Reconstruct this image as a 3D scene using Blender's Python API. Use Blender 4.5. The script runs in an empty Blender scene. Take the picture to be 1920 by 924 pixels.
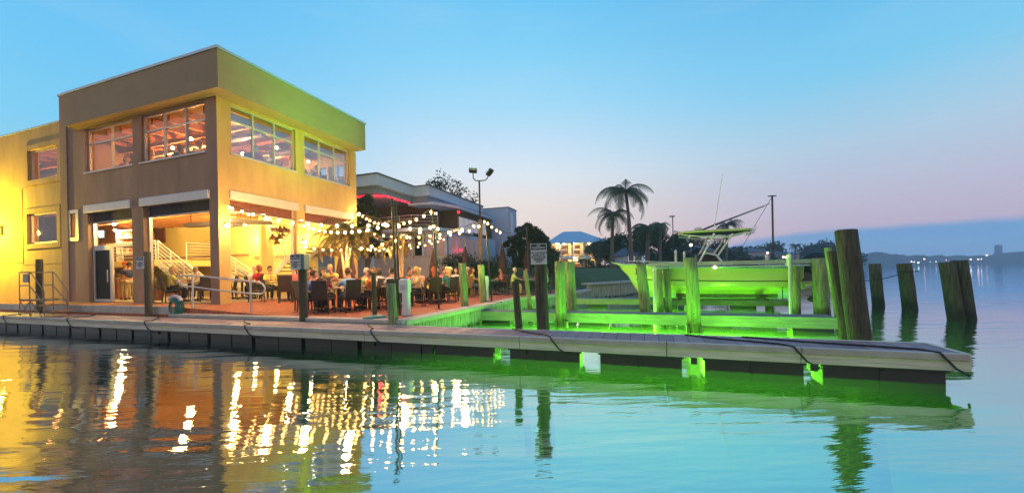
import bpy, bmesh, math, random
from mathutils import Vector, Matrix, Euler
R_ = math.radians
sc = bpy.context.scene
col = sc.collection

# ---------------------------------------------------------------- camera
H = 1.7; YAW = R_(19.1); ROLL = .0192; FPX = 708.
cam = bpy.data.cameras.new('camera'); cam.sensor_width = 36; cam.lens = FPX/1920*36
cam.shift_y = 47.7/1920; cam.clip_end = 6000; cam.clip_start = .05
co = bpy.data.objects.new('camera', cam); col.objects.link(co)
co.matrix_world = (Matrix.Translation((0, 0, H)) @ Matrix.Rotation(YAW, 4, 'Z') @ Matrix.Rotation(R_(90), 4, 'X')
                   @ Matrix.Rotation(-ROLL, 4, 'Z'))
sc.camera = co

# ---------------------------------------------------------------- render, world, exposure
sc.render.engine = 'CYCLES'
cy = sc.cycles
cy.use_denoising = True
cy.max_bounces = 8; cy.volume_bounces = 1; cy.diffuse_bounces = 3; cy.glossy_bounces = 4; cy.transmission_bounces = 6; cy.transparent_max_bounces = 12
cy.caustics_reflective = False; cy.caustics_refractive = False
cy.sample_clamp_indirect = 4; cy.blur_glossy = .5
sc.view_settings.view_transform = 'Standard'; sc.view_settings.look = 'None'
sc.view_settings.exposure = 0; sc.view_settings.gamma = 1; sc.view_settings.use_curve_mapping = False

def s2l(c):
    return tuple((v/255/12.92 if v/255 <= .04045 else ((v/255+.055)/1.055)**2.4) for v in c)

W = bpy.data.worlds.new('World'); sc.world = W; W.use_nodes = True
nt = W.node_tree; nt.nodes.clear()
def N(t, **k):
    n = nt.nodes.new(t)
    for a, b in k.items(): setattr(n, a, b)
    return n
def L(a, b): nt.links.new(a, b)
def math_(op, a, b=None, clamp=False):
    n = N('ShaderNodeMath', operation=op); n.use_clamp = clamp
    for i, v in enumerate((a, b)):
        if v is None: continue
        if isinstance(v, (int, float)): n.inputs[i].default_value = v
        else: L(v, n.inputs[i])
    return n.outputs[0]
def ramp(fac, stops):
    n = N('ShaderNodeValToRGB'); n.color_ramp.interpolation = 'EASE' if 0 else 'LINEAR'
    e = n.color_ramp.elements
    while len(e) < len(stops): e.new(.5)
    for el, (p, c) in zip(e, stops):
        el.position = p; el.color = (*s2l(c), 1)
    L(fac, n.inputs[0]); return n.outputs[0]
def maprange(v, a, b, c=0, d=1, smooth=True):
    n = N('ShaderNodeMapRange', interpolation_type='SMOOTHSTEP' if smooth else 'LINEAR')
    L(v, n.inputs['Value'])
    for k, x in zip(('From Min', 'From Max', 'To Min', 'To Max'), (a, b, c, d)): n.inputs[k].default_value = x
    return n.outputs[0]
def mixc(f, a, b, t='MIX'):
    n = N('ShaderNodeMix', data_type='RGBA', blend_type=t)
    if isinstance(f, (int, float)): n.inputs[0].default_value = f
    else: L(f, n.inputs[0])
    for i, v in ((6, a), (7, b)):
        if isinstance(v, tuple): n.inputs[i].default_value = (*v, 1)
        else: L(v, n.inputs[i])
    return n.outputs[2]
tc = N('ShaderNodeTexCoord'); sep = N('ShaderNodeSeparateXYZ'); L(tc.outputs['Generated'], sep.inputs[0])
zz = math_('MAXIMUM', sep.outputs[2], 0.0)
# azimuth measures: how far right of the sunset (u) and how far in front (f)
dr = N('ShaderNodeVectorMath', operation='DOT_PRODUCT'); L(tc.outputs['Generated'], dr.inputs[0]); dr.inputs[1].default_value = (math.cos(YAW), math.sin(YAW), 0)
df = N('ShaderNodeVectorMath', operation='DOT_PRODUCT'); L(tc.outputs['Generated'], df.inputs[0]); df.inputs[1].default_value = (-math.sin(YAW), math.cos(YAW), 0)
right = dr.outputs['Value']; front = df.outputs['Value']
mid_ramp = ramp(zz, [(0, (250, 214, 196)), (.07, (248, 222, 208)), (.18, (240, 232, 228)), (.245, (226, 236, 245)), (.33, (196, 227, 250)), (.40, (165, 221, 250)), (.50, (134, 211, 250)), (.585, (113, 201, 247)), (1, (60, 140, 215))])
right_ramp = ramp(zz, [(0, (216, 182, 196)), (.08, (196, 182, 206)), (.157, (190, 194, 216)), (.23, (178, 205, 228)), (.272, (164, 207, 233)), (.355, (130, 205, 241)), (.416, (117, 200, 242)), (.6, (84, 172, 230)), (1, (50, 120, 205))])
left_ramp = ramp(zz, [(0, (200, 216, 232)), (.2, (146, 212, 243)), (.27, (129, 210, 247)), (.40, (110, 200, 248)), (.6, (92, 184, 242)), (1, (55, 135, 212))])
skyc = mixc(maprange(right, -.1, -.72), mid_ramp, left_ramp)
skyc = mixc(maprange(right, .0, .68), skyc, right_ramp)
# low blue bank of cloud over the water to the right
nz = N('ShaderNodeTexNoise'); nz.inputs['Scale'].default_value = 3.5; nz.inputs['Detail'].default_value = 3
L(tc.outputs['Generated'], nz.inputs['Vector'])
edge = math_('ADD', maprange(right, .3, .62, .018, .070), math_('MULTIPLY', math_('SUBTRACT', nz.outputs[0], .5), .03))
dd = math_('SUBTRACT', edge, zz)
bank = math_('MULTIPLY', maprange(dd, -.005, .012), maprange(right, .22, .5))
bankc = ramp(zz, [(0, (118, 174, 216)), (.05, (100, 162, 214)), (.1, (104, 160, 212)), (1, (100, 160, 212))])
skyc = mixc(math_('MULTIPLY', bank, .93), skyc, bankc)
# faint high streaks
nz2 = N('ShaderNodeTexNoise'); nz2.inputs['Scale'].default_value = 2.2; nz2.inputs['Detail'].default_value = 5
mp = N('ShaderNodeMapping'); mp.inputs['Scale'].default_value = (1, 1, 7); L(tc.outputs['Generated'], mp.inputs[0]); L(mp.outputs[0], nz2.inputs['Vector'])
skyc = mixc(maprange(nz2.outputs[0], .45, .8, 0, .10), skyc, (.72, .78, .9))
# unseen sky behind the viewer, brightened and warmed to light the fronts
dim = maprange(front, -.25, .3, 0, 1.0)
back = ramp(zz, [(0, (234, 214, 198)), (.3, (232, 218, 208)), (.7, (120, 160, 205)), (1, (60, 130, 205))])
bg1 = N('ShaderNodeBackground'); L(mixc(dim, back, skyc), bg1.inputs[0]); bg1.inputs[1].default_value = 1.0
sky = N('ShaderNodeTexSky', sky_type='NISHITA'); sky.sun_disc = False; sky.sun_elevation = R_(1.5); sky.sun_rotation = R_(5)
bg2 = N('ShaderNodeBackground'); L(sky.outputs[0], bg2.inputs[0]); bg2.inputs[1].default_value = .004
ad = N('ShaderNodeAddShader'); L(bg1.outputs[0], ad.inputs[0]); L(bg2.outputs[0], ad.inputs[1])
wo = N('ShaderNodeOutputWorld'); L(ad.outputs[0], wo.inputs[0])

# the sun has set: no sun lamp, only the dusk sky and lamps
def point(loc, e, c, r=.08, typ='POINT', name='lamp_light', parent=None, rot=None, size=None, spot=None, blend=.4):
    l = bpy.data.lights.new(name, typ); l.energy = e; l.color = c
    if typ == 'AREA':
        l.shape = 'RECTANGLE'; l.size, l.size_y = size
    else: l.shadow_soft_size = r
    l.specular_factor = .1                  # kept low so that visible bulb and lens meshes do the mirroring
    if spot: l.spot_size = R_(spot); l.spot_blend = blend
    o = bpy.data.objects.new(name, l); col.objects.link(o); o.location = loc
    if rot: o.rotation_euler = rot
    if parent: o.parent = parent; o.location = Vector(loc)-parent.location
    return o
# green lights sunk in the boat slips: they shine up through the murky water
GREEN = (.21, 1, .025)
for x, y, e in ((-4.0, 10.2, 60), (-2.6, 9.9, 110), (-1.0, 10.3, 170), (.6, 9.8, 190), (2.1, 10.3, 170), (3.4, 9.9, 90), (-3.9, 14.4, 90), (-1.8, 14.6, 170), (.0, 14.0, 200), (1.4, 15.4, 150), (2.9, 13.9, 190), (4.3, 15.2, 120)):
    point((x, y, -.55), e*(9.5 if y < 12 else 6.6), GREEN, .3, name='underwater_light')
for x in (-3.2, -2.0, -.8, .4, 1.6, 2.8):  # row added below the dock edge to make the water ahead glow
    point((x, 6.6, -1.3), 190, GREEN, .5, name='underwater_light')
# two added spots below the water turn the restaurant fascia green
for x, y, e in ((-2.4, 12.6, 46000), (-2.3, 9.4, 30000)):
    d_ = (Vector((-13.2, 11.9, 10.0))-Vector((x, y, -.5)))
    point((x, y, -.5), e, (.07, 1, .03), .15, 'SPOT', 'fascia_green_fill', rot=d_.to_track_quat('-Z', 'Y').to_euler(), spot=38, blend=1)

# ---------------------------------------------------------------- survey: photograph pixels back to points of the place
_c, _s = math.cos(ROLL), math.sin(ROLL)
def ray(x, y):
    dx = x-960; w = -(y-509.7)
    la = (dx*_c+w*_s)/FPX; up = (-dx*_s+w*_c)/FPX
    return la*math.cos(YAW)-math.sin(YAW), la*math.sin(YAW)+math.cos(YAW), up
def PZ(x, y, z):
    d = ray(x, y); t = (z-H)/d[2]; return Vector((d[0]*t, d[1]*t, z))
def PY(x, y, Y):
    d = ray(x, y); t = Y/d[1]; return Vector((d[0]*t, Y, H+d[2]*t))
def PD(x, y, D):
    d = ray(x, y); return Vector((d[0]*D, d[1]*D, H+d[2]*D))

# ---------------------------------------------------------------- materials
MATS = {}
def mat(name, c, rough=.7, var=.18, scale=4., metal=0., bump=0., emit=0., ec=None, stretch=None, spec=.5, alpha=1, c2=None, bscale=None, alphav=None):
    if name in MATS: return MATS[name]
    m = bpy.data.materials.new(name); m.use_nodes = True; t = m.node_tree; b = t.nodes['Principled BSDF']
    MATS[name] = m
    b.inputs['Roughness'].default_value = rough; b.inputs['Metallic'].default_value = metal
    b.inputs['Specular IOR Level'].default_value = spec
    b.inputs['Base Color'].default_value = (*c, 1)
    if var > 0 or c2 or bump:
        tcn = t.nodes.new('ShaderNodeTexCoord'); mpn = t.nodes.new('ShaderNodeMapping'); nz = t.nodes.new('ShaderNodeTexNoise')
        t.links.new(tcn.outputs['Object'], mpn.inputs[0]); t.links.new(mpn.outputs[0], nz.inputs['Vector'])
        if stretch: mpn.inputs['Scale'].default_value = stretch
        nz.inputs['Scale'].default_value = scale; nz.inputs['Detail'].default_value = 6; nz.inputs['Roughness'].default_value = .65
        rp = t.nodes.new('ShaderNodeValToRGB'); e = rp.color_ramp.elements
        a_ = tuple(v*(1-var) for v in c); b_ = c2 or tuple(min(1, v*(1+var)) for v in c)
        e[0].position = .32; e[0].color = (*a_, 1); e[1].position = .7; e[1].color = (*b_, 1)
        t.links.new(nz.outputs[0], rp.inputs[0]); t.links.new(rp.outputs[0], b.inputs['Base Color'])
        if bump:
            bp = t.nodes.new('ShaderNodeBump'); bp.inputs['Strength'].default_value = bump; bp.inputs['Distance'].default_value = .02
            nb = nz
            if bscale:
                nb = t.nodes.new('ShaderNodeTexNoise'); nb.inputs['Scale'].default_value = bscale; nb.inputs['Detail'].default_value = 4
                t.links.new(mpn.outputs[0], nb.inputs['Vector'])
            t.links.new(nb.outputs[0], bp.inputs['Height']); t.links.new(bp.outputs[0], b.inputs['Normal'])
    if emit:
        b.inputs['Emission Color'].default_value = (*(ec or c), 1); b.inputs['Emission Strength'].default_value = emit
    return m
def glass(name, tint, refl=.22):
    m = bpy.data.materials.new(name); m.use_nodes = True; t = m.node_tree; t.nodes.clear(); MATS[name] = m
    o = t.nodes.new('ShaderNodeOutputMaterial'); mx = t.nodes.new('ShaderNodeMixShader'); tr = t.nodes.new('ShaderNodeBsdfTransparent'); g = t.nodes.new('ShaderNodeBsdfGlossy')
    tr.inputs[0].default_value = (*tint, 1); g.inputs['Roughness'].default_value = .02; g.inputs[0].default_value = (.95, .95, 1, 1)
    fr = t.nodes.new('ShaderNodeFresnel'); fr.inputs[0].default_value = 1.5
    ma = t.nodes.new('ShaderNodeMath'); ma.operation = 'MAXIMUM'; ma.inputs[1].default_value = refl
    ge = t.nodes.new('ShaderNodeNewGeometry'); su = t.nodes.new('ShaderNodeMath'); su.operation = 'SUBTRACT'; su.use_clamp = True
    t.links.new(fr.outputs[0], ma.inputs[0]); t.links.new(ma.outputs[0], su.inputs[0]); t.links.new(ge.outputs['Backfacing'], su.inputs[1]); t.links.new(su.outputs[0], mx.inputs[0])
    t.links.new(tr.outputs[0], mx.inputs[1]); t.links.new(g.outputs[0], mx.inputs[2]); t.links.new(mx.outputs[0], o.inputs[0])
    return m
def leafmat(name, a, b):
    m = mat(name, a, .6, 0, 1, c2=b, spec=.3)
    t = m.node_tree
    nz = [n for n in t.nodes if n.type == 'TEX_NOISE'][0]; nz.inputs['Scale'].default_value = 1.6
    return m
stucco = mat('taupe_stucco', (.35, .22, .15), .92, .2, .9, stretch=(1.2, 1.2, .35), bump=.25, bscale=60)
stucco_y = mat('cream_stucco', (.52, .35, .13), .9, .17, .9, stretch=(1.2, 1.2, .35), bump=.25, bscale=60)
trim = mat('pale_trim', (.55, .50, .42), .6, .08)
alu = mat('aluminium_frame', (.52, .50, .52), .4, .05, metal=.3)
alu_d = mat('roof_flashing', (.42, .50, .60), .35, .06, metal=.5)
white = mat('white_paint', (.78, .76, .72), .5, .06)
cream = mat('cream_interior_wall', (.84, .68, .24), .85, .05, 1.5)
orange_w = mat('orange_wood_ceiling', (.50, .20, .06), .5, .3, 5, stretch=(.3, 6, 6))
brown_w = mat('dark_bar_wood', (.22, .075, .03), .4, .3, 5)
tile = mat('terrace_tile', (.42, .32, .20), .5, .15, 2)
concrete = mat('concrete', (.36, .35, .32), .9, .2, 2.5, bump=.3, bscale=25)
conc_l = mat('pale_concrete_cap', (.48, .44, .40), .85, .18, 3, bump=.3, bscale=30)
black_p = mat('black_plastic', (.012, .013, .016), .45, .2)
black_c = mat('black_canvas', (.03, .022, .022), .8, .3, 6)
dark_m = mat('dark_metal', (.05, .045, .045), .4, .2, metal=.6)
galv = mat('galvanised_steel', (.50, .50, .53), .35, .12, 8, metal=.7)
wicker = mat('dark_wicker', (.045, .028, .022), .6, .4, 40, bump=.5, bscale=120)
wicker_t = mat('tan_wicker', (.26, .14, .05), .6, .3, 40, bump=.5, bscale=120)
pane_m = glass('window_glass', (.95, .88, .80), .06)
pane_s = glass('sky_facing_glass', (.9, .88, .9), .30)
pane_f = glass('clear_pane', (.95, .95, .95), .08)
dark_glass = mat('dark_door_glass', (.004, .005, .004), .5, .3, 2, spec=.1)
soil = mat('terracotta', (.40, .16, .07), .8, .2)
leaf_g = leafmat('garden_leaf', (.045, .11, .02), (.13, .22, .05))
leaf_d = leafmat('dark_leaf', (.012, .028, .012), (.035, .06, .02))
leaf_p = leafmat('palm_leaf', (.025, .05, .018), (.07, .10, .03))
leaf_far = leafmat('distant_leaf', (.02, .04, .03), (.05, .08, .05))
bark = mat('palm_bark', (.16, .12, .09), .9, .4, 6, bump=.6, stretch=(1, 1, 5))
bark_l = mat('pale_palm_bark', (.38, .27, .17), .9, .3, 6, bump=.5, stretch=(1, 1, 5))
rope_m = mat('black_rubber', (.01, .01, .012), .6, .2)
bulb_m = mat('glowing_bulb', (1, .7, .35), .3, 0, emit=26, ec=(1, .50, .13))
lampw = mat('lit_white_lamp', (1, .85, .6), .3, 0, emit=13, ec=(1, .80, .5))
lampy = mat('lit_yellow_lamp', (1, .8, .2), .3, 0, emit=60, ec=(1, .72, .12))
redneon = mat('red_neon', (1, .02, .03), .3, 0, emit=5, ec=(1, .01, .03))
tvm = mat('lit_screen', (.7, .85, 1), .3, 0, emit=2.2, ec=(.75, .9, 1))

def brickmat(name, c1, c2, mortar, scale, rough=.8):
    m = bpy.data.materials.new(name); m.use_nodes = True; t = m.node_tree; b = t.nodes['Principled BSDF']
    tcn = t.nodes.new('ShaderNodeTexCoord'); mpn = t.nodes.new('ShaderNodeMapping'); br = t.nodes.new('ShaderNodeTexBrick')
    t.links.new(tcn.outputs['Object'], mpn.inputs[0]); t.links.new(mpn.outputs[0], br.inputs[0])
    br.inputs['Color1'].default_value = (*c1, 1); br.inputs['Color2'].default_value = (*c2, 1); br.inputs['Mortar'].default_value = (*mortar, 1)
    br.inputs['Scale'].default_value = scale; br.inputs['Mortar Size'].default_value = .012; br.inputs['Brick Width'].default_value = .22; br.inputs['Row Height'].default_value = .11
    nz = t.nodes.new('ShaderNodeTexNoise'); nz.inputs['Scale'].default_value = 1.5; nz.inputs['Detail'].default_value = 5
    t.links.new(tcn.outputs['Object'], nz.inputs[0])
    mx = t.nodes.new('ShaderNodeMix'); mx.data_type = 'RGBA'; mx.blend_type = 'MULTIPLY'; mx.inputs[0].default_value = .5
    t.links.new(br.outputs[0], mx.inputs[6]); t.links.new(nz.outputs[0], mx.inputs[7]); t.links.new(mx.outputs[2], b.inputs['Base Color'])
    b.inputs['Roughness'].default_value = rough
    return m
brick = brickmat('red_paver', (.62, .17, .07), (.48, .12, .05), (.2, .08, .05), 1)
def plankmat(name, c, pitch, axis='X'):
    m = bpy.data.materials.new(name); m.use_nodes = True; t = m.node_tree; b = t.nodes['Principled BSDF']
    g = t.nodes.new('ShaderNodeNewGeometry'); sp = t.nodes.new('ShaderNodeSeparateXYZ'); t.links.new(g.outputs['Position'], sp.inputs[0])
    d = t.nodes.new('ShaderNodeMath'); d.operation = 'DIVIDE'; t.links.new(sp.outputs[0 if axis == 'X' else 1], d.inputs[0]); d.inputs[1].default_value = pitch
    fl = t.nodes.new('ShaderNodeMath'); fl.operation = 'FLOOR'; t.links.new(d.outputs[0], fl.inputs[0])
    fr = t.nodes.new('ShaderNodeMath'); fr.operation = 'FRACT'; t.links.new(d.outputs[0], fr.inputs[0])
    wn = t.nodes.new('ShaderNodeTexWhiteNoise'); wn.noise_dimensions = '1D'; t.links.new(fl.outputs[0], wn.inputs['W'])
    rp = t.nodes.new('ShaderNodeValToRGB'); e = rp.color_ramp.elements; e[0].color = (*[v*.8 for v in c], 1); e[1].color = (*[min(1, v*1.2) for v in c], 1)
    t.links.new(wn.outputs[0], rp.inputs[0])
    lt = t.nodes.new('ShaderNodeMath'); lt.operation = 'LESS_THAN'; t.links.new(fr.outputs[0], lt.inputs[0]); lt.inputs[1].default_value = .055
    mx = t.nodes.new('ShaderNodeMix'); mx.data_type = 'RGBA'; t.links.new(lt.outputs[0], mx.inputs[0]); t.links.new(rp.outputs[0], mx.inputs[6]); mx.inputs[7].default_value = (.02, .015, .02, 1)
    nz = t.nodes.new('ShaderNodeTexNoise'); nz.inputs['Scale'].default_value = 9; nz.inputs['Detail'].default_value = 5; t.links.new(g.outputs['Position'], nz.inputs[0])
    m2 = t.nodes.new('ShaderNodeMix'); m2.data_type = 'RGBA'; m2.blend_type = 'MULTIPLY'; m2.inputs[0].default_value = .45
    t.links.new(mx.outputs[2], m2.inputs[6]); t.links.new(nz.outputs[0], m2.inputs[7]); t.links.new(m2.outputs[2], b.inputs['Base Color'])
    b.inputs['Roughness'].default_value = .6
    return m
planks = plankmat('dock_planks', (.36, .25, .27), .235)

def timbermat(name, dry, wet, lo=.05, hi=.35):
    'weathered pile: dark grain, dark wet band and barnacles by real height above the water'
    m = mat(name, dry, .92, .5, 3, bump=1.6, stretch=(7, 7, .7), bscale=9)
    t = m.node_tree; b = t.nodes['Principled BSDF']; src = b.inputs['Base Color'].links[0].from_socket
    g = t.nodes.new('ShaderNodeNewGeometry'); sp = t.nodes.new('ShaderNodeSeparateXYZ'); t.links.new(g.outputs['Position'], sp.inputs[0])
    nz = t.nodes.new('ShaderNodeTexNoise'); nz.inputs['Scale'].default_value = 5; t.links.new(g.outputs['Position'], nz.inputs[0])
    ad = t.nodes.new('ShaderNodeMath'); ad.operation = 'MULTIPLY_ADD'; t.links.new(nz.outputs[0], ad.inputs[0]); ad.inputs[1].default_value = -.35; t.links.new(sp.outputs[2], ad.inputs[2])
    mr = t.nodes.new('ShaderNodeMapRange'); mr.inputs['From Min'].default_value = lo; mr.inputs['From Max'].default_value = hi; t.links.new(ad.outputs[0], mr.inputs[0])
    mx = t.nodes.new('ShaderNodeMix'); mx.data_type = 'RGBA'; t.links.new(mr.outputs[0], mx.inputs[0]); mx.inputs[6].default_value = (*wet, 1); t.links.new(src, mx.inputs[7])
    t.links.new(mx.outputs[2], b.inputs['Base Color'])
    return m
timber = timbermat('weathered_pile', (.085, .08, .05), (.035, .03, .02))
wall_c = timbermat('tide_and_murk_concrete', (.36, .36, .32), (.006, .007, .005), -.19, -.04)  # tide mark; darkness below stands for light lost in murky water
timber_g = timbermat('green_lit_pile', (.25, .29, .13), (.06, .06, .03))  # lighter, greener copy of the pile timber; slip light put in its colour
timber_f = mat('dock_fascia_board', (.68, .66, .55), .75, .22, 3, bump=.5, stretch=(.5, 6, 9), bscale=8)

# ---------------------------------------------------------------- mesh builder
class M:
    def __init__(s): s.v = []; s.f = []; s.mi = []; s.m = 0; s.sm = []
    def add(s, vs, fs, smooth=False):
        o = len(s.v); s.v += [tuple(v) for v in vs]
        for f in fs: s.f.append([i+o for i in f]); s.mi.append(s.m); s.sm.append(smooth)
    def box(s, x0, y0, z0, x1, y1, z1, rz=0, c=None):
        vs = [(x0, y0, z0), (x1, y0, z0), (x1, y1, z0), (x0, y1, z0), (x0, y0, z1), (x1, y0, z1), (x1, y1, z1), (x0, y1, z1)]
        if rz:
            cx, cy_ = c or ((x0+x1)/2, (y0+y1)/2); ca, sa = math.cos(rz), math.sin(rz)
            vs = [(cx+(x-cx)*ca-(y-cy_)*sa, cy_+(x-cx)*sa+(y-cy_)*ca, z) for x, y, z in vs]
        s.add(vs, [(0, 3, 2, 1), (4, 5, 6, 7), (0, 1, 5, 4), (1, 2, 6, 5), (2, 3, 7, 6), (3, 0, 4, 7)])
    def tube(s, pts, r, n=8, cap=True, jit=0, rng=None):
        pts = [Vector(p) for p in pts]; rs = r if isinstance(r, (list, tuple)) else [r]*len(pts)
        vs = []; up = None
        for i, p in enumerate(pts):
            t = (pts[min(i+1, len(pts)-1)]-pts[max(i-1, 0)]).normalized()
            if up is None:
                up = t.cross(Vector((0, 0, 1)));
                if up.length < .1: up = Vector((1, 0, 0))
                up.normalize()
            up = (up-t*up.dot(t)).normalized(); w = t.cross(up)
            for k in range(n):
                a = 2*math.pi*k/n; rr = rs[i]*(1+(rng.uniform(-jit, jit) if rng else 0))
                vs.append(p+up*math.cos(a)*rr+w*math.sin(a)*rr)
        fs = [(i*n+k, i*n+(k+1) % n, (i+1)*n+(k+1) % n, (i+1)*n+k) for i in range(len(pts)-1) for k in range(n)]
        s.add(vs, fs, True)
        if cap:
            s.add([vs[k] for k in range(n)], [tuple(range(n))[::-1]]); s.add([vs[-n+k] for k in range(n)], [tuple(range(n))])
    def ball(s, c, r, n=10, m=7, sz=1, sy=1, sx=1):
        vs = [(c[0], c[1], c[2]+r*sz)]
        for i in range(1, m):
            a = math.pi*i/m
            for k in range(n):
                b = 2*math.pi*k/n; vs.append((c[0]+r*sx*math.sin(a)*math.cos(b), c[1]+r*sy*math.sin(a)*math.sin(b), c[2]+r*sz*math.cos(a)))
        vs.append((c[0], c[1], c[2]-r*sz)); fs = [(0, 1+k, 1+(k+1) % n) for k in range(n)]
        for i in range(m-2): fs += [(1+i*n+k, 1+(i+1)*n+k, 1+(i+1)*n+(k+1) % n, 1+i*n+(k+1) % n) for k in range(n)]
        e = 1+(m-2)*n; fs += [(e+k, len(vs)-1, e+(k+1) % n) for k in range(n)]
        s.add(vs, fs, True)
    def prism(s, pts, z0, z1):
        n = len(pts); vs = [(x, y, z0) for x, y in pts]+[(x, y, z1) for x, y in pts]
        s.add(vs, [tuple(range(n))[::-1], tuple(range(n, 2*n))]+[(k, (k+1) % n, n+(k+1) % n, n+k) for k in range(n)])
    def lathe(s, prof, c=(0, 0, 0), n=16):
        vs = []; m = len(prof)
        for r, z in prof:
            for k in range(n): a = 2*math.pi*k/n; vs.append((c[0]+r*math.cos(a), c[1]+r*math.sin(a), c[2]+z))
        s.add(vs, [(i*n+k, i*n+(k+1) % n, (i+1)*n+(k+1) % n, (i+1)*n+k) for i in range(m-1) for k in range(n)], True)
        s.add(vs[:n], [tuple(range(n))[::-1]]); s.add(vs[-n:], [tuple(range(n))])
    def build(s, name, mats, parent=None, world=False, bevel=0):
        me = bpy.data.meshes.new(name)
        vs = s.v
        if parent and world:
            o_ = parent.location; vs = [(v[0]-o_.x, v[1]-o_.y, v[2]-o_.z) for v in s.v]
        me.from_pydata(vs, [], s.f)
        if not isinstance(mats, (list, tuple)): mats = [mats]
        for m in mats: me.materials.append(m)
        me.polygons.foreach_set('material_index', s.mi); me.polygons.foreach_set('use_smooth', s.sm); me.update()
        o = bpy.data.objects.new(name, me); col.objects.link(o)
        if parent: o.parent = parent
        if bevel:
            b = o.modifiers.new('bevel', 'BEVEL'); b.width = bevel; b.segments = 2; b.limit_method = 'ANGLE'
        return o
def tag(o, label=None, cat=None, group=None, kind=None):
    if label: o['label'] = label
    if cat: o['category'] = cat
    if group: o['group'] = group
    if kind: o['kind'] = kind
    return o
def thing(name, label, cat, loc=(0, 0, 0), rz=0, group=None):
    o = bpy.data.objects.new(name, None); col.objects.link(o); o.location = loc; o.rotation_euler = (0, 0, rz); o.empty_display_size = .2
    return tag(o, label, cat, group)
def copy_tree(o, parent=None):
    c = o.copy(); col.objects.link(c)
    if parent: c.parent = parent
    for ch in o.children: copy_tree(ch, c)
    return c
def dup(src, loc, rz=0, label=None, group=None, scale=None):
    c = copy_tree(src); c.location = loc; c.rotation_euler = (0, 0, rz)
    if label: c['label'] = label
    if group: c['group'] = group
    if scale: c.scale = scale if isinstance(scale, tuple) else (scale,)*3
    return c
def struct(m, name, mats, kind='structure', bevel=0):
    return tag(m.build(name, mats, bevel=bevel), kind=kind)
def panel(m, plane, c0, c1, a0, a1, z0, z1, holes):
    'a wall as boxes round its openings; plane X or Y, c0..c1 is its thickness'
    As = sorted({a0, a1, *[h[0] for h in holes], *[h[1] for h in holes]}); Zs = sorted({z0, z1, *[h[2] for h in holes], *[h[3] for h in holes]})
    for i in range(len(As)-1):
        run = None
        for j in range(len(Zs)-1):
            am = (As[i]+As[i+1])/2; zm = (Zs[j]+Zs[j+1])/2
            hole = any(h[0] < am < h[1] and h[2] < zm < h[3] for h in holes)
            if not hole: run = [Zs[j], Zs[j+1]] if run is None else [run[0], Zs[j+1]]
            if (hole or j == len(Zs)-2) and run:
                if plane == 'Y': m.box(As[i], c0, run[0], As[i+1], c1, run[1])
                else: m.box(c0, As[i], run[0], c1, As[i+1], run[1])
                run = None

# ================================================================ SETTING
def water_material():
    m = bpy.data.materials.new('harbour_water'); m.use_nodes = True; t = m.node_tree; t.nodes.clear()
    nn = t.nodes.new; ln = t.links.new
    o = nn('ShaderNodeOutputMaterial'); mx = nn('ShaderNodeMixShader'); gl = nn('ShaderNodeBsdfGlossy'); body = nn('ShaderNodeAddShader')
    di = nn('ShaderNodeBsdfDiffuse'); tl = nn('ShaderNodeBsdfTranslucent'); tp = nn('ShaderNodeBsdfTransparent'); bt = nn('ShaderNodeMixShader')
    di.inputs[0].default_value = (.02, .055, .065, 1); tl.inputs[0].default_value = (.14, .20, .14, 1); tp.inputs[0].default_value = (.8, .9, .75, 1)
    ln(di.outputs[0], body.inputs[0]); ln(tl.outputs[0], body.inputs[1])
    bt.inputs[0].default_value = .5; ln(body.outputs[0], bt.inputs[1]); ln(tp.outputs[0], bt.inputs[2])
    gl.inputs['Roughness'].default_value = .03; gl.inputs[0].default_value = (.83, .92, 1, 1)
    fr = nn('ShaderNodeFresnel'); fr.inputs[0].default_value = 1.33
    ma = nn('ShaderNodeMath'); ma.operation = 'MULTIPLY_ADD'; ma.inputs[1].default_value = .25; ma.inputs[2].default_value = .69; ln(fr.outputs[0], ma.inputs[0])
    ln(ma.outputs[0], mx.inputs[0]); ln(bt.outputs[0], mx.inputs[1]); ln(gl.outputs[0], mx.inputs[2])
    tcn = nn('ShaderNodeTexCoord')
    def nz(scale, st, det, rot=0):
        mp = nn('ShaderNodeMapping'); mp.vector_type = 'TEXTURE'; mp.inputs['Scale'].default_value = tuple(1/v for v in st); mp.inputs['Rotation'].default_value = (0, 0, rot); ln(tcn.outputs['Object'], mp.inputs[0])
        n = nn('ShaderNodeTexNoise'); n.inputs['Scale'].default_value = scale; n.inputs['Detail'].default_value = det; ln(mp.outputs[0], n.inputs[0]); return n.outputs[0]
    a = nz(1.5, (.28, 1.5, 1), 2, YAW); b = nz(10, (.4, 1.4, 1), 3, YAW+.06)
    big = nz(.18, (.8, 1.6, 1), 2, YAW)
    mr = nn('ShaderNodeMapRange'); mr.inputs['From Min'].default_value = .35; mr.inputs['From Max'].default_value = .65; mr.inputs['To Min'].default_value = .35; mr.inputs['To Max'].default_value = 1.25; ln(big, mr.inputs[0])
    s1 = nn('ShaderNodeMath'); s1.operation = 'MULTIPLY'; s1.inputs[1].default_value = .14; ln(b, s1.inputs[0])
    s2 = nn('ShaderNodeMath'); s2.operation = 'ADD'; ln(a, s2.inputs[0]); ln(s1.outputs[0], s2.inputs[1])
    bp = nn('ShaderNodeBump'); bp.inputs['Distance'].default_value = .055
    st = nn('ShaderNodeMath'); st.operation = 'MULTIPLY'; st.inputs[1].default_value = .38; ln(mr.outputs[0], st.inputs[0]); ln(st.outputs[0], bp.inputs['Strength'])
    ln(s2.outputs[0], bp.inputs['Height'])
    for n in (gl,): ln(bp.outputs[0], n.inputs['Normal'])
    ln(mx.outputs[0], o.inputs[0]); return m
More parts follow.
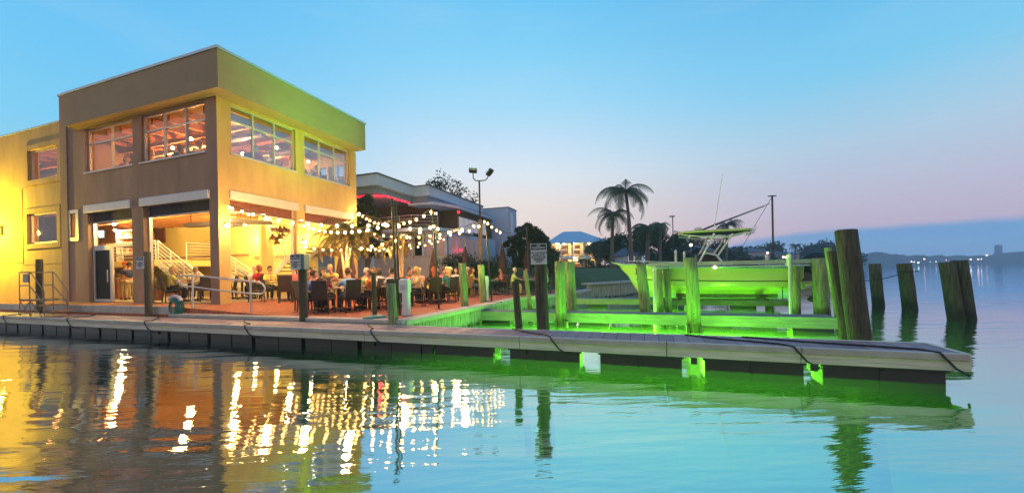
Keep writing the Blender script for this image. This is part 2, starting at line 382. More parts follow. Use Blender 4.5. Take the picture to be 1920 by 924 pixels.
w = M(); w.add([(-400, -60, 0), (760, -60, 0), (760, 760, 0), (-400, 760, 0)], [(0, 1, 2, 3)])
struct(w, 'water', water_material())
w = M(); w.add([(-400, -60, -2.6), (760, -60, -2.6), (760, 760, -2.6), (-400, 760, -2.6)], [(0, 1, 2, 3)])
struct(w, 'seabed', mat('seabed_mud', (.006, .016, .012), .95, .3, .4))

# raised restaurant floor that slopes down along its front to the brick terrace
TZ = .56; FZ = .79
w = M(); w.box(-36, 7.85, -.6, -14.0, 16.2, FZ)
vs = [(-14, 7.85, FZ), (-9.2, 7.85, TZ+.004), (-9.2, 12.6, TZ+.004), (-14, 12.6, FZ), (-14, 7.85, -.6), (-9.2, 7.85, -.6), (-9.2, 12.6, -.6), (-14, 12.6, -.6)]
w.add(vs, [(0, 1, 2, 3), (0, 4, 5, 1), (2, 6, 7, 3), (1, 5, 6, 2), (4, 7, 6, 5)])
struct(w, 'sidewalk', [brick])
w = M(); w.box(-36.1, 7.83, .55, -14.0, 7.9, .80); struct(w, 'sidewalk_edge', conc_l)
w = M(); w.box(-22.7, 9.27, FZ, -14.1, 15.3, FZ+.006); w.box(-28.9, 9.4, FZ, -22.7, 15.3, FZ+.007); struct(w, 'tiled_floor', tile)
w = M(); pl = [(-14.02, 7.72), (-5.55, 7.72), (-5.12, 15.9), (-4.5, 16.5), (-3.3, 20.5), (-3.1, 23.2), (-14.02, 22.8)]
w.prism(pl, .3, TZ); struct(w, 'patio', brick)
w = M(); w.prism([(x_, y_) for x_, y_ in pl], -2.4, .296); struct(w, 'ground', wall_c)

# sea wall along the slips and the lawn's edge
def wall_along(m, pts, t, z0, z1):
    for (x0, y0), (x1, y1) in zip(pts, pts[1:]):
        d = Vector((x1-x0, y1-y0)).normalized(); n = Vector((d.y, -d.x))*t
        m.prism([(x0, y0), (x0+n.x, y0+n.y), (x1+n.x, y1+n.y), (x1, y1)], z0, z1)
SHORE = [(-5.55, 7.72), (-5.12, 15.9), (-4.5, 16.5), (-3.3, 20.5), (-3.1, 23.2)]
sw = thing('seawall', 'concrete sea wall lit green between the brick patio and the boat slips', 'sea wall', (-5.5, 7.7, 0))
m = M(); wall_along(m, SHORE, .14, -1, .47); m.build('wall', wall_c, sw, True)
m = M(); wall_along(m, [(x-.25 if i else x-.25, y) for i, (x, y) in enumerate(SHORE)], .46, .47, .585); m.build('cap', conc_l, sw, True)
sk = thing('kerb', 'pale concrete kerb at the patio front behind the floating dock', 'kerb', (-10, 7.7, 0))
m = M(); m.box(-13.98, 7.66, -.6, -5.42, 7.72, .52); m.build('wall', wall_c, sk, True)
m = M(); m.box(-13.98, 7.6, .52, -5.40, 7.9, .60); m.build('cap', conc_l, sk, True)

# lawn and land behind: a loft of the shoreline inland
shore = [(-30, 22.8), (-14, 22.8), (-8, 22.9), (-3.25, 23.1), (-1.6, 25.5), (-.6, 28), (1.2, 34), (6, 48), (14, 62), (24, 78), (31, 95), (44, 125), (60, 165), (66, 230)]
w = M(); cols_ = []
for i, (x, y) in enumerate(shore):
    d = Vector(shore[min(i+1, len(shore)-1)])-Vector(shore[max(i-1, 0)]); n = Vector((-d.y, d.x)).normalized()
    base = .56 if i < 4 else .85
    off = [(0, -.5), (0, base), (1.2, base+.12), (2.6, base+.75), (4.2, 1.95), (8, 2.1), (40, 2.2), (300, 2.2)]
    if i >= 4: off = [(0, -.5), (0, base), (2, base+.05), (4, 1.25), (7, 1.8), (12, 2.0), (40, 2.1), (300, 2.2)]
    cols_.append([(x+n.x*o_, y+n.y*o_, z) for o_, z in off])
k = len(cols_[0])
w.add([p for c_ in cols_ for p in c_], [(i*k+j, (i+1)*k+j, (i+1)*k+j+1, i*k+j+1) for i in range(len(cols_)-1) for j in range(k-1)])
grass_m = mat('lawn_grass', (.045, .085, .02), .95, .35, 1.2, bump=.8, bscale=40)
struct(w, 'lawn', grass_m)
bw = thing('seawall', 'low grey concrete sea wall at the foot of the lawn beyond the green slips', 'sea wall', (-3, 23.2, 0))
m = M(); wall_along(m, [(x, y) for x, y in shore[3:8]], .25, -1, .84); m.build('wall', wall_c, bw, True)
m = M(); wall_along(m, [(x-.3, y) for x, y in shore[3:8]], .65, .84, .95); m.build('cap', mat('blue_grey_cap', (.42, .44, .46), .8, .15), bw, True)

# far shore across the bay
rng = random.Random(4)
def ridge(name, pts, depth, material, z0=-1):
    m = M(); n = len(pts)
    vs = []
    for x, y, z in pts: vs += [(x, y, z0), (x, y, z), (x+depth*.2, y+depth*.6, z*1.02), (x+depth*.4, y+depth, z0)]
    m.add(vs, [(i*4+j, (i+1)*4+j, (i+1)*4+j+1, i*4+j+1) for i in range(n-1) for j in range(3)], True)
    return m
pts = []
for i in range(240):
    px = 1440+i*2.6
    y_top = 480-2-4*math.sin(i*.03)-3.2*abs(math.sin(i*.21+.5))-2*rng.random()-(3 if 60 < i < 90 else 0)-(4 if i > 170 else 0)
    p = PD(px, y_top+(1900-px)*.019, 480); pts.append((p.x, p.y, p.z))
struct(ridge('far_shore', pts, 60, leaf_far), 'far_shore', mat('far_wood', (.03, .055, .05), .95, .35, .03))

# ================================================================ RESTAURANT
XC, YC = -13.7, 8.95
bd = thing('restaurant_building', 'two storey taupe stucco restaurant with open lit ground floor and overhanging flat roof', 'building', (XC, YC, FZ))
def P(m, name, mats, bevel=0): return m.build(name, mats, bd, True, bevel)
O1, O2 = (-21.45, -18.52, FZ, 4.72), (-17.82, -14.15, FZ, 4.72)
W1, W2 = (-21.55, -18.38, 6.1, 7.88), (-17.9, -14.28, 6.1, 7.88)
SL = (-22.72, -22.26, 3.48, 4.5)
m = M(); panel(m, 'Y', YC, YC+.3, -22.8, XC, FZ-.3, 7.92, [O1, O2, W1, W2, SL]); P(m, 'front_wall', stucco)
m = M(); panel(m, 'X', XC-.3, XC, YC+.3, 15.6, FZ-.3, 7.92, [(9.32, 12.05, FZ-.3, 4.75), (12.45, 15.15, FZ-.3, 4.75), (9.42, 12.06, 6.1, 7.86), (12.5, 15.15, 6.1, 7.86)]); P(m, 'side_wall', stucco_y)
m = M(); m.box(XC-.006, YC-.003, FZ-.3, XC+.003, YC+.303, 7.921); P(m, 'corner_trim', stucco_y)
m = M(); m.box(-23.3, 8.9, FZ-.3, -22.8, 9.5, 9.5); m.box(-23.3, 9.5, 5.0, -22.8, 15.9, 9.5); P(m, 'fire_wall', stucco)
m = M(); m.box(-23.35, 8.86, 9.5, -22.78, 16, 9.58); P(m, 'wall_coping', alu_d)
m = M()
for a in ((-22.05, 8.55, -13.0, 8.8), (-13.25, 8.8, -13.0, 15.5), (-22.05, 15.3, -13.25, 15.5)): m.box(a[0], a[1], 7.93, a[2], a[3], 9.2)
m.box(-22.05, 8.8, 7.925, -13.25, 15.3, 8.3)
P(m, 'fascia', mat('fascia_stucco', (.31, .235, .14), .9, .07, 1.3, bump=.25, bscale=60))
m = M()
for a in ((-22.08, 8.51, -12.96, 8.86), (-13.31, 8.86, -12.96, 15.54), (-22.08, 15.2, -13.31, 15.54)): m.box(a[0], a[1], 9.2, a[2], a[3], 9.285)
P(m, 'roof_flashing', alu_d)
m = M(); m.box(-22.8, 8.9, 8.3, -22.05, 9.2, 9.1); m.box(-22.8, 8.95, 7.93, -22.05, 15.3, 8.29); P(m, 'roof_return', stucco)
# upper floor and ceiling slabs
m = M(); m.box(-34, 9.32, 5.25, -14.02, 15.28, 5.55); P(m, 'upper_floor', mat('upper_floor_wood', (.30, .14, .07), .5, .2))
m = M(); m.box(-34, 9.3, 5.0, -14.02, 15.28, 5.05)
P(m, 'ground_ceiling', orange_w)
m = M()
for i in range(16): x = -28.5+i*.95; m.box(x, 9.32, 4.82, x+.12, 15.28, 4.998)
m.box(-28.5, 12.1, 4.70, -14.1, 12.35, 4.99)
P(m, 'ceiling_beam', orange_w)
m = M()
for i in range(20): x = -33+i*1.0; m.box(x, 9.33, 7.66, x+.14, 15.28, 7.92)
for y in (10.6, 12.2, 13.8): m.box(-33.5, y, 7.52, -14.1, y+.12, 7.655)
P(m, 'upper_ceiling_beam', mat('upper_ceiling_wood', (.50, .19, .05), .6, .2, 3))
m = M(); m.box(-34, 9.31, 7.921, -22.8, 15.28, 8.2); P(m, 'wing_ceiling', mat('upper_ceiling_wood', (.4, .2, .1)))
for y, z, r in ((11.1, 7.42, .12), (13.1, 7.4, .16)):
    m = M(); m.tube([(-33, y, z), (-14.3, y, z)], r, 12); P(m, 'air_duct', galv)
# back wall with its own windows upstairs
NB = [(-19.6, -18.2, 6.0, 7.3), (-18.0, -16.6, 6.0, 7.3), (-16.4, -15.3, 6.0, 7.3), (-15.2, -14.2, 6.0, 7.3)]
m = M(); panel(m, 'Y', 15.3, 15.6, -33, -14.0, FZ, 7.92, NB+[(-16.3, -14.9, FZ, 3.0)]); P(m, 'back_wall', cream)
for x0, x1, z0, z1 in NB:
    m = M(); m.box(x0, 15.42, z0, x1, 15.43, z1); g = P(m, 'back_window', pane_f)
    m = M(); t_ = .05
    for b in ((x0, z0, x1, z0+t_), (x0, z1-t_, x1, z1), (x0, z0+t_, x0+t_, z1-t_), (x1-t_, z0+t_, x1, z1-t_), ((x0+x1)/2-.02, z0+t_, (x0+x1)/2+.02, z1-t_), (x0+t_, 6.62, (x0+x1)/2-.02, 6.66), ((x0+x1)/2+.02, 6.62, x1-t_, 6.66)): m.box(b[0], 15.38, b[1], b[2], 15.46, b[3])
    m.build('frame', alu, g).location = -Vector(bd.location)
m = M(); m.box(-33.3, 9.3, FZ, -33, 15.6, 5); P(m, 'inner_wall', cream)
m = M(); m.box(-34.2, 9.3, 5.55, -34, 15.6, 7.92); m.box(-34, 15.3, 5.55, -29, 15.6, 7.92); P(m, 'upper_wall', mat('upper_wall_paint', (.55, .24, .08), .8, .1))
m = M(); m.box(-22.7, 13.8, 5.55, -20.5, 14.0, 7.5); m.box(-27, 11.6, 5.55, -26.8, 15.3, 7.5); P(m, 'upper_partition', mat('red_partition', (.38, .07, .05), .7, .2))
# windows: frame, mullions and panes
def window(axis, c, a0, a1, z0, z1, nc, zr, name='window', dpt=.09, fm=alu, pm=pane_m, wd=.06, inset=.10):
    def bx(m, u0, v0, u1, v1, w0, w1):
        if axis == 'Y': m.box(u0, w0, v0, u1, w1, v1)
        else: m.box(-w1 if 0 else w0, u0, v0, w1, u1, v1)
    s_ = 1 if axis == 'Y' else -1
    w0, w1 = sorted((c+s_*inset, c+s_*(inset+dpt))); mid = (w0+w1)/2
    m = M(); bx(m, a0, z0, a1, z0+wd, w0, w1); bx(m, a0, z1-wd, a1, z1, w0, w1); bx(m, a0, z0+wd, a0+wd, z1-wd, w0, w1); bx(m, a1-wd, z0+wd, a1, z1-wd, w0, w1)
    for i in range(1, nc):
        a = a0+(a1-a0)*i/nc; bx(m, a-wd*.5, z0+wd, a+wd*.5, z1-wd, w0+.004, w1-.004)
    if zr:
        for i in range(nc):
            a = a0+(a1-a0)*i/nc+wd*.5+(wd*.5 if i == 0 else 0); b = a0+(a1-a0)*(i+1)/nc-wd*.5-(wd*.5 if i == nc-1 else 0)
            bx(m, a, zr-wd*.5, b, zr+wd*.5, w0+.004, w1-.004)
    o = P(m, name, fm)
    q = M(); bx(q, a0+.02, z0+.02, a1-.02, z1-.02, mid-.004, mid+.004); g = q.build('pane', pm, o); g.location = -Vector(bd.location)
    # sill
    q = M(); 
    if axis == 'Y': q.box(a0-.04, c-.05, z0-.06, a1+.04, c+.1, z0-.001)
    else: q.box(c-.1, a0-.04, z0-.06, c+.05, a1+.04, z0-.001)
    g = q.build('sill', alu, o); g.location = -Vector(bd.location)
    return o
window('Y', YC, *W1, 2, 7.28); window('Y', YC, *W2, 3, 7.28)
window('X', XC, 9.42, 12.06, 6.1, 7.86, 3, 7.3, pm=pane_s); window('X', XC, 12.5, 15.15, 6.1, 7.86, 3, 7.3, pm=pane_s)
m = M()
for b in ((-22.9, 3.34, -22.72, 4.64), (-22.26, 3.34, -22.08, 4.64), (-22.72, 3.34, -22.26, 3.48), (-22.72, 4.5, -22.26, 4.64)): m.box(b[0], YC-.03, b[1], b[2], YC+.05, b[3])
o = P(m, 'slit_window', alu); q = M(); q.box(-22.72, YC+.1, 3.48, -22.26, YC+.11, 4.5); q.build('pane', pane_m, o).location = -Vector(bd.location)
# shutter housings, canvas shades, side rails
for a0, a1 in ((-21.55, -18.45), (-17.9, -14.08)):
    m = M(); m.box(a0, YC-.10, 4.42, a1, YC+.14, 4.74); o = P(m, 'shutter_box', alu, .02)
    m = M(); m.box(a0+.12, YC+.16, 4.06, a1-.1, YC+.18, 4.71); o = P(m, 'shade', black_c)
    m = M(); m.tube([(a0+.12, YC+.17, 4.05), (a1-.1, YC+.17, 4.05)], .03, 8); P(m, 'shade_bar', alu)
    for x in (a0+.1, a1-.12):
        m = M(); m.box(x-.05, YC+.15, FZ, x+.05, YC+.25, 4.42); P(m, 'guide_rail', galv)
for b0, b1 in ((9.3, 12.1), (12.42, 15.2)):
    m = M(); m.box(XC-.14, b0, 4.44, XC+.10, b1, 4.76); o = P(m, 'shutter_box', trim, .02)
    m = M(); m.box(XC-.18, b0+.1, 4.08, XC-.16, b1-.1, 4.73); o = P(m, 'shade', mat('maroon_canvas', (.16, .05, .035), .8, .3, 6))
    m = M(); m.tube([(XC-.17, b0+.1, 4.06), (XC-.17, b1-.1, 4.06)], .03, 8); P(m, 'shade_bar', trim)
    for y in (b0+.08, b1-.1):
        m = M(); m.box(XC-.24, y-.05, FZ, XC-.15, y+.05, 4.44); P(m, 'guide_rail', trim)
m = M(); m.box(-19.9, YC+.1, 3.0, -18.52, YC+.18, 3.12); m.box(-21.3, YC+.1, 3.0, -19.9, YC+.18, 3.10); P(m, 'transom', alu)
m = M(); m.box(-21.36, YC+.1, .83, -21.26, YC+.18, 3.0); m.box(-20.22, YC+.1, .83, -20.1, YC+.18, 3.0); m.box(-21.26, YC+.1, 2.9, -20.22, YC+.18, 2.999); m.box(-21.26, YC+.1, .80, -20.22, YC+.18, .92)
o = P(m, 'door', alu); q = M(); q.box(-21.26, YC+.13, .92, -20.22, YC+.15, 2.9); q.build('door_glass', dark_glass, o).location = -Vector(bd.location)
q = M(); q.tube([(-20.3, YC+.06, 1.6), (-20.3, YC+.06, 2.1)], .02, 6); q.build('handle', galv, o).location = -Vector(bd.location)
# columns' panels facing the terrace
for y0, y1 in ((12.08, 12.42), (15.18, 15.6)):
    m = M(); m.box(XC, y0+.04, .5, XC+.02, y1-.04, 4.2); P(m, 'column_panel', stucco_y, .005)

# wing on the left with two deep framed windows
VA, VB = (-26.05, -23.62, 6.2, 7.55), (-26.2, -23.75, 3.36, 4.72)
m = M(); panel(m, 'Y', 9.0, 9.3, -36, -23.3, FZ-.3, 8.5, [VA, VB]); P(m, 'wing_wall', stucco_y)
m = M(); m.box(-36, 8.96, 8.5, -23.3, 9.4, 8.56); P(m, 'wing_coping', alu_d)
for V in (VA, VB):
    x0, x1, z0, z1 = V
    m = M()
    for b in ((x0-.25, z0-.22, x1+.25, z0), (x0-.25, z1, x1+.25, z1+.22), (x0-.25, z0, x0, z1), (x1, z0, x1+.25, z1)): m.box(b[0], 8.94, b[1], b[2], 8.999, b[3])
    o = P(m, 'window_surround', stucco_y)
    m = M()
    for b in ((x0, z0, x1, z0+.07), (x0, z1-.07, x1, z1), (x0, z0+.07, x0+.07, z1-.07), (x1-.07, z0+.07, x1, z1-.07)): m.box(b[0], 9.06, b[1], b[2], 9.14, b[3])
    f = P(m, 'wing_window', alu); q = M(); q.box(x0+.02, 9.1, z0+.02, x1-.02, 9.11, z1-.02); q.build('pane', pane_m, f).location = -Vector(bd.location)
m = M()
m.box(-36, 8.985, 2.55, -26.8, 8.999, 2.62)
for b_ in ((-26.75, 2.45, -26.7, 5.95), (-23.45, 2.45, -23.4, 5.95), (-26.7, 5.9, -23.45, 5.95), (-26.7, 2.45, -23.45, 2.5)): m.box(b_[0], 8.985, b_[1], b_[2], 8.999, b_[3])
P(m, 'wall_moulding', stucco_y)
# rooftop unit seen beyond the wing
ru = thing('rooftop_unit', 'dark blue sloped roof ventilator just showing over the left wing', 'roof unit', (-31, 14, 8.2))
m = M(); m.prism([(-1.6, -.8), (1.4, -.8), (1.4, .8), (-1.6, .8)], 0, 1.2); m.add([(-1.8, -1, 1.2), (1.7, -1, 1.0), (1.7, 1, 1.0), (-1.8, 1, 1.2), (-1.8, -1, 1.5), (.6, -1, 1.4), (.6, 1, 1.4), (-1.8, 1, 1.5)], [(0, 3, 2, 1), (4, 5, 6, 7), (0, 1, 5, 4), (1, 2, 6, 5), (2, 3, 7, 6), (3, 0, 4, 7)]); m.build('housing', mat('blue_metal', (.06, .09, .2), .4, .2), ru)
ru.location = (-30.9, 10.5, 7.6)

# mezzanine with bar, stairs with white stringers
m = M(); m.box(-32.9, 12.0, 2.35, -23.0, 15.28, 2.65); P(m, 'mezzanine_floor', cream)
m = M(); m.box(-32.9, 13.7, 2.66, -28.0, 13.8, 4.95); P(m, 'bar_panelling', brown_w)
m = M(); m.box(-32.5, 12.35, 2.66, -28.2, 12.7, 3.62)
o = P(m, 'bar_counter', white)
m = M(); m.box(-32.6, 12.3, 3.62, -28.1, 12.75, 3.7); P(m, 'bar_top', brown_w)
rng = random.Random(11)
bt = thing('bottle_shelf', 'lit shelf unit of red and amber bottles behind the mezzanine bar', 'shelf', (-28.31, 13.5, 2.68))
m = M()
for z in (.5, .95, 1.4, 1.85): m.box(-.8, -.15, z, .8, .15, z+.04)
m.box(-.86, -.16, 0, -.8, .16, 1.95); m.box(.8, -.16, 0, .86, .16, 1.95); m.build('shelf_frame', white, bt)
mm = [mat('red_bottle', (.5, .03, .02), .3, .1), mat('amber_bottle', (.45, .16, .03), .3, .1), mat('clear_bottle', (.6, .55, .45), .3, .1)]
for z in (.54, .99, 1.44):
    for i in range(11):
        b = M(); b.lathe([(.045, 0), (.045, .2), (.018, .26), (.018, .34)], (-.7+i*.14, 0, z), 7); b.build('bottle', rng.choice(mm), bt)
tv = thing('television', 'small lit television above the mezzanine bar', 'television', (-30.90, 13.4, 4.45))
m = M(); m.box(-.36, -.03, -.2, .36, .03, .2); m.build('screen', tvm, tv); m = M(); m.box(-.4, .032, -.24, .4, .08, .24); m.build('casing', black_p, tv); m = M(); m.tube([(0, .06, .2), (0, .06, .95)], .02, 6); m.build('bracket', dark_m, tv)
# railings
def railing(m, pts, h=.95, n=6, r=.018, every=1.1):
    for a, b in zip(pts, pts[1:]):
        a, b = Vector(a), Vector(b); k = max(1, int((b-a).length/every))
        for i in range(k+1): p = a.lerp(b, i/k); m.tube([p, p+Vector((0, 0, h))], .024, 6)
        for j in range(1, n+1): z = Vector((0, 0, h*j/n)); m.tube([a+z, b+z], r if j < n else .028, 6)
m = M(); railing(m, [(-27.2, 12.05, 2.65), (-23.05, 12.05, 2.65)]); railing(m, [(-23.05, 13.4, 2.65), (-23.05, 15.2, 2.65)]); P(m, 'mezzanine_railing', white)
def stair(x0, z0, x1, z1, y0, y1, n, name='staircase'):
    m = M()
    for i in range(n):
        xa = x0+(x1-x0)*i/n; xb = x0+(x1-x0)*(i+1)/n; z = z0+(z1-z0)*(i+.5)/n
        m.box(min(xa, xb), y0+.06, z-.06, max(xa, xb), y1-.06, z)
    st = P(m, name, tile)
    for y in (y0, y1-.05):
        q = M(); d = .32 if z1 < z0 else .32
        q.add([(x0, y, z0-.3), (x1, y, z1-.3), (x1, y, z1+.06), (x0, y, z0+.06), (x0, y+.05, z0-.3), (x1, y+.05, z1-.3), (x1, y+.05, z1+.06), (x0, y+.05, z0+.06)], [(0, 1, 2, 3), (7, 6, 5, 4), (0, 4, 5, 1), (3, 2, 6, 7), (0, 3, 7, 4), (1, 5, 6, 2)])
        q.build('stringer', white, st).location = -Vector(bd.location)
    q = M(); railing(q, [(x0, y0+.02, z0+.06), (x1, y0+.02, z1+.06)], n=5); q.build('stair_rail', white, st).location = -Vector(bd.location)
    return st
stair(-23.0, 2.6, -20.1, .95, 12.1, 13.3, 9)
stair(-21.6, 2.3, -18.9, .95, 14.0, 15.1, 9)
stair(-18.6, 1.15, -15.9, 3.2, 14.0, 15.2, 11)
m = M(); m.box(-15.9, 13.9, 3.0, -14.1, 15.28, 3.2); P(m, 'upper_landing', cream)
m = M(); m.box(-19.0, 13.7, FZ, -18.0, 15.28, 1.15); P(m, 'half_landing', cream)
m = M(); m.lathe([(.28, 0), (.28, 4.2)], (-17.1, 13.3, FZ), 18); P(m, 'round_column', cream)
m = M(); m.box(-29, 15.24, 2.9, -21, 15.298, 3.02); m.box(-20.5, 15.24, 2.7, -14.2, 15.298, 2.85); P(m, 'dado_rail', mat('tan_rail', (.42, .24, .09), .6, .1))
m = M(); m.box(-29.92, 15.2, 3.94, -28.22, 15.28, 5.48); P(m, 'framed_opening', brown_w)
# heater units, fans, wall things
def heater(x, y, z, rz, lab):
    t = thing('patio_heater', lab, 'heater', (x, y, z), rz, 'radiant heaters under the ground floor ceiling')
    m = M(); m.add([(-.75, -.14, 0), (.75, -.14, 0), (.75, .14, 0), (-.75, .14, 0), (-.75, -.08, .16), (.75, -.08, .16), (.75, .08, .16), (-.75, .08, .16)], [(0, 3, 2, 1), (4, 5, 6, 7), (0, 1, 5, 4), (1, 2, 6, 5), (2, 3, 7, 6), (3, 0, 4, 7)]); m.build('reflector', galv, t)
    m = M(); m.box(-.72, -.08, -.02, .1, .08, -.003); m.build('grille', mat('warm_grille', (.5, .3, .15), .4, .1), t)
    m = M(); m.tube([(.5, 0, .16), (.5, 0, .6)], .015, 6); m.tube([(-.5, 0, .16), (-.5, 0, .6)], .015, 6); m.build('hanger', dark_m, t)
    m = M(); m.tube([(.75, 0, .06), (.95, 0, .06), (1.0, 0, .2), (1.0, 0, .6)], .018, 6); m.build('gas_pipe', dark_m, t)
heater(-16.6, 10.2, 3.75, .15, 'long steel heater hanging in the left opening nearest the corner column')
heater(-15.6, 11.5, 3.95, 1.2, 'steel heater hanging behind the string lights at the terrace opening')
heater(-15.2, 12.9, 3.7, 1.25, 'steel heater hanging lowest beside the wall fans')
heater(-17.6, 12.0, 4.0, .2, 'dim steel heater farther back under the orange ceiling')
def fan(x, y, z, rz, lab):
    t = thing('wall_fan', lab, 'fan', (x, y, z), rz, 'wall fans near the terrace column')
    m = M(); fm_ = mat('bronze_fan', (.20, .07, .03), .4, .3, 20, metal=.4)
    for rr, yy in ((.30, 0), (.24, -.05), (.16, -.08), (.08, -.09), (.24, .05), (.12, .08)): m.tube([(rr*math.cos(k*.35), yy, rr*math.sin(k*.35)) for k in range(19)], .009, 4, cap=False)
    for k in range(14):
        a = k*.449; m.tube([(.04*math.cos(a), -.09, .04*math.sin(a)), (.2*math.cos(a), -.07, .2*math.sin(a)), (.3*math.cos(a), 0, .3*math.sin(a)), (.15*math.cos(a), .08, .15*math.sin(a))], .005, 4, cap=False)
    m.build('cage', fm_, t)
    m = M(); m.ball((0, .1, 0), .09); m.build('motor', dark_m, t)
    for i in range(3):
        a = i*2.1; m = M(); m.add([(0, -.06, 0), (.26*math.cos(a), -.02, .26*math.sin(a)), (.26*math.cos(a+1.2), .03, .26*math.sin(a+1.2)), (.1*math.cos(a+1.2), .03, .1*math.sin(a+1.2))], [(0, 1, 2, 3), (3, 2, 1, 0)]); m.build('blade', fm_, t)
    m = M(); m.tube([(0, .12, 0), (0, .35, .1), (0, .6, .1)], .02, 6); m.build('arm', dark_m, t)
fan(-14.25, 11.55, 3.25, 1.0, 'bronze wall fan, lower of the pair by the terrace column')
fan(-14.15, 11.75, 3.6, 1.6, 'bronze wall fan, upper of the pair by the terrace column')
# lamps of the ground floor: small ceiling cans and hanging lamps that are lit
def can_lamp(x, y, z, e, lab, c=(1, .70, .24), r=.07, grp='lit ceiling lamps of the ground floor'):
    t = thing('ceiling_lamp', lab, 'lamp', (x, y, z), 0, grp)
    m = M(); m.tube([(0, 0, .02), (0, 0, .25)], .014, 6); m.lathe([(.1, .1), (.06, .18), (.02, .2)], n=10); m.build('shade', dark_m, t)
    m = M(); m.ball((0, 0, .03), r); m.build('bulb', lampw, t)
    point((x, y, z-.14), e, c, .12, parent=t)
LAB = 'round lit lamp hanging from the orange ceiling above the diners'
LW = ['right of the corner column, nearest the terrace', 'far back by the second stair', 'in the second opening near the front', 'over the middle of the second opening', 'just inside the left pillar', 'deep behind the left pillar', 'above the dark glass door', 'in front of the mezzanine bar', 'deep over the mezzanine bar']
for x, y in ((-15.2, 10.0), (-16.2, 13.6), (-18.2, 10.5), (-18.3, 12.2), (-20.6, 10.4), (-20.3, 13.9), (-22.6, 11.2), (-25.5, 11.6), (-28.5, 13.0)):
    can_lamp(x, y, 4.5, 225, 'round lit ceiling lamp '+LW.pop(0))
for x, y, z in ((-16.9, 14.9, 3.75), (-18.6, 14.9, 3.75), (-20.2, 14.9, 3.75)):
    point((x, y, z), 70, (1, .74, .2), .1, parent=bd, name='wall_washer')
# upper floor: globe pendants
gl_m = mat('globe_glass_lit', (1, .9, .7), .3, 0, emit=22, ec=(1, .78, .5))
LABU = 'small round globe lamp glowing in the upstairs dining room'
LW = ['closest to the corner of the building', 'above the near side window middle', 'low in the three pane front window', 'deep in the room behind the corner', 'highest in the two pane front window', 'deep behind the two pane front window', 'low at the left of the two pane window', 'low near the glass of the two pane window', 'high behind the near side window', 'high behind the far side window', 'low at the back windows', 'at sill height in the three pane window', 'near the glass of the upper wing window', 'deeper behind the upper wing window']
for x, y, z in ((-15.0, 10.2, 7.35), (-15.9, 11.4, 6.9), (-16.8, 10.0, 7.2), (-17.4, 12.4, 6.6), (-19.0, 10.6, 7.3), (-20.1, 11.6, 7.2), (-20.9, 10.0, 6.6), (-19.8, 9.8, 6.6), (-14.7, 12.0, 7.2), (-14.9, 13.8, 7.1), (-15.6, 14.5, 6.6), (-16.4, 9.7, 6.35), (-25.0, 10.2, 6.6), (-24.4, 11.0, 7.0)):
    t = thing('globe_pendant', 'small upstairs globe lamp '+LW.pop(0), 'lamp', (x, y, z), 0, 'globe lamps of the upstairs dining room')
    m = M(); m.ball((0, 0, 0), .065); m.build('globe', gl_m, t)
    m = M(); m.tube([(0, 0, .06), (0, 0, 7.92-z)], .008, 5); m.build('cord', dark_m, t)
for x, y in ((-15.6, 11), (-18.5, 11), (-21, 11.5), (-17, 13.8), (-25, 11.5), (-29, 11.5)):
    point((x, y, 6.95), 190, (1, .50, .13), .15, parent=bd, name='room_light')
for x, y in ((-25.4, 9.62), (-24.2, 10.8)):
    point((x, y, 4.5), 16, (1, .40, .12), .15, parent=bd, name='room_light')
m = M(); m.box(-32.8, 10.3, 3.0, -24.4, 10.5, 5.0)
P(m, 'wing_partition', mat('wing_panel', (.30, .10, .05), .6, .3, 3))
# wall lamp at the far left of the wing
wl = thing('wall_lamp', 'bright yellow flood lamp on the left wing wall', 'lamp', (-28.6, 8.98, 4.1))
m = M(); m.box(-.14, -.08, -.2, .14, 0, .2); m.build('back_plate', dark_m, wl); m = M(); m.ball((0, -.2, 0), .13); m.build('lens', lampy, wl)
m = M(); m.box(-.16, -.3, .14, .16, -.08, .18); m.build('hood', dark_m, wl)
point((-28.6, 8.15, 4.1), 2200, (1, .70, .02), .12, parent=wl)

for i, (x, z, lab) in enumerate(((-25.2, 4.55, 'small lit lamp at the top of the lower wing window'), (-24.6, 3.75, 'tiny lit lamp low behind the lower wing window'), (-25.6, 3.7, 'tiny lit lamp at the left behind the lower wing window'))):
    t = thing('globe_pendant', lab, 'lamp', (x, 9.8, z), 0, 'lamps behind the lower wing window')
    m = M(); m.ball((0, 0, 0), .04); m.build('globe', gl_m, t); m = M(); m.tube([(0, 0, .03), (0, 0, 4.99-z)], .006, 5); m.build('cord', dark_m, t)

# ================================================================ DOCKS
dk = thing('floating_dock', 'long pale floating dock with plank deck and black floats crossing the picture', 'dock', (0, 7.1, 0))
X0, X1 = -38, 4.06
m = M(); m.box(X0, 6.74, .46, X1-.02, 7.5, .492); m.build('deck', planks, dk, True)
segs = [-38, -32, -26.5, -21.3, -17.3, -13.3, -9.3, -5.75, -2.2, .35, 2.2, X1]
for a, b in zip(segs, segs[1:]):
    m = M(); m.box(a+.006, 6.70, .262, b-.006, 6.739, .50); m.box(a+.006, 7.501, .262, b-.006, 7.54, .50); m.build('fascia', timber_f, dk, True, bevel=.006)
    m = M(); m.box(a+.006, 6.665, .405, b-.006, 6.698, .50); m.build('rub_rail', conc_l, dk, True, bevel=.012)
m = M(); m.box(X1-.02, 6.70, .262, X1+.03, 7.54, .50); m.build('end_board', timber_f, dk, True, bevel=.006)
fl = [(-4.17, -2.86), (-2.5, -1.13), (-.76, .6), (.95, 2.33), (2.57, 4.0)]
x = -38.
while x < -4.7: fl.append((x, x+1.55)); x += 1.68
fl.append((-4.50, -4.24))  # added filler float closes the gap to hold back slip light
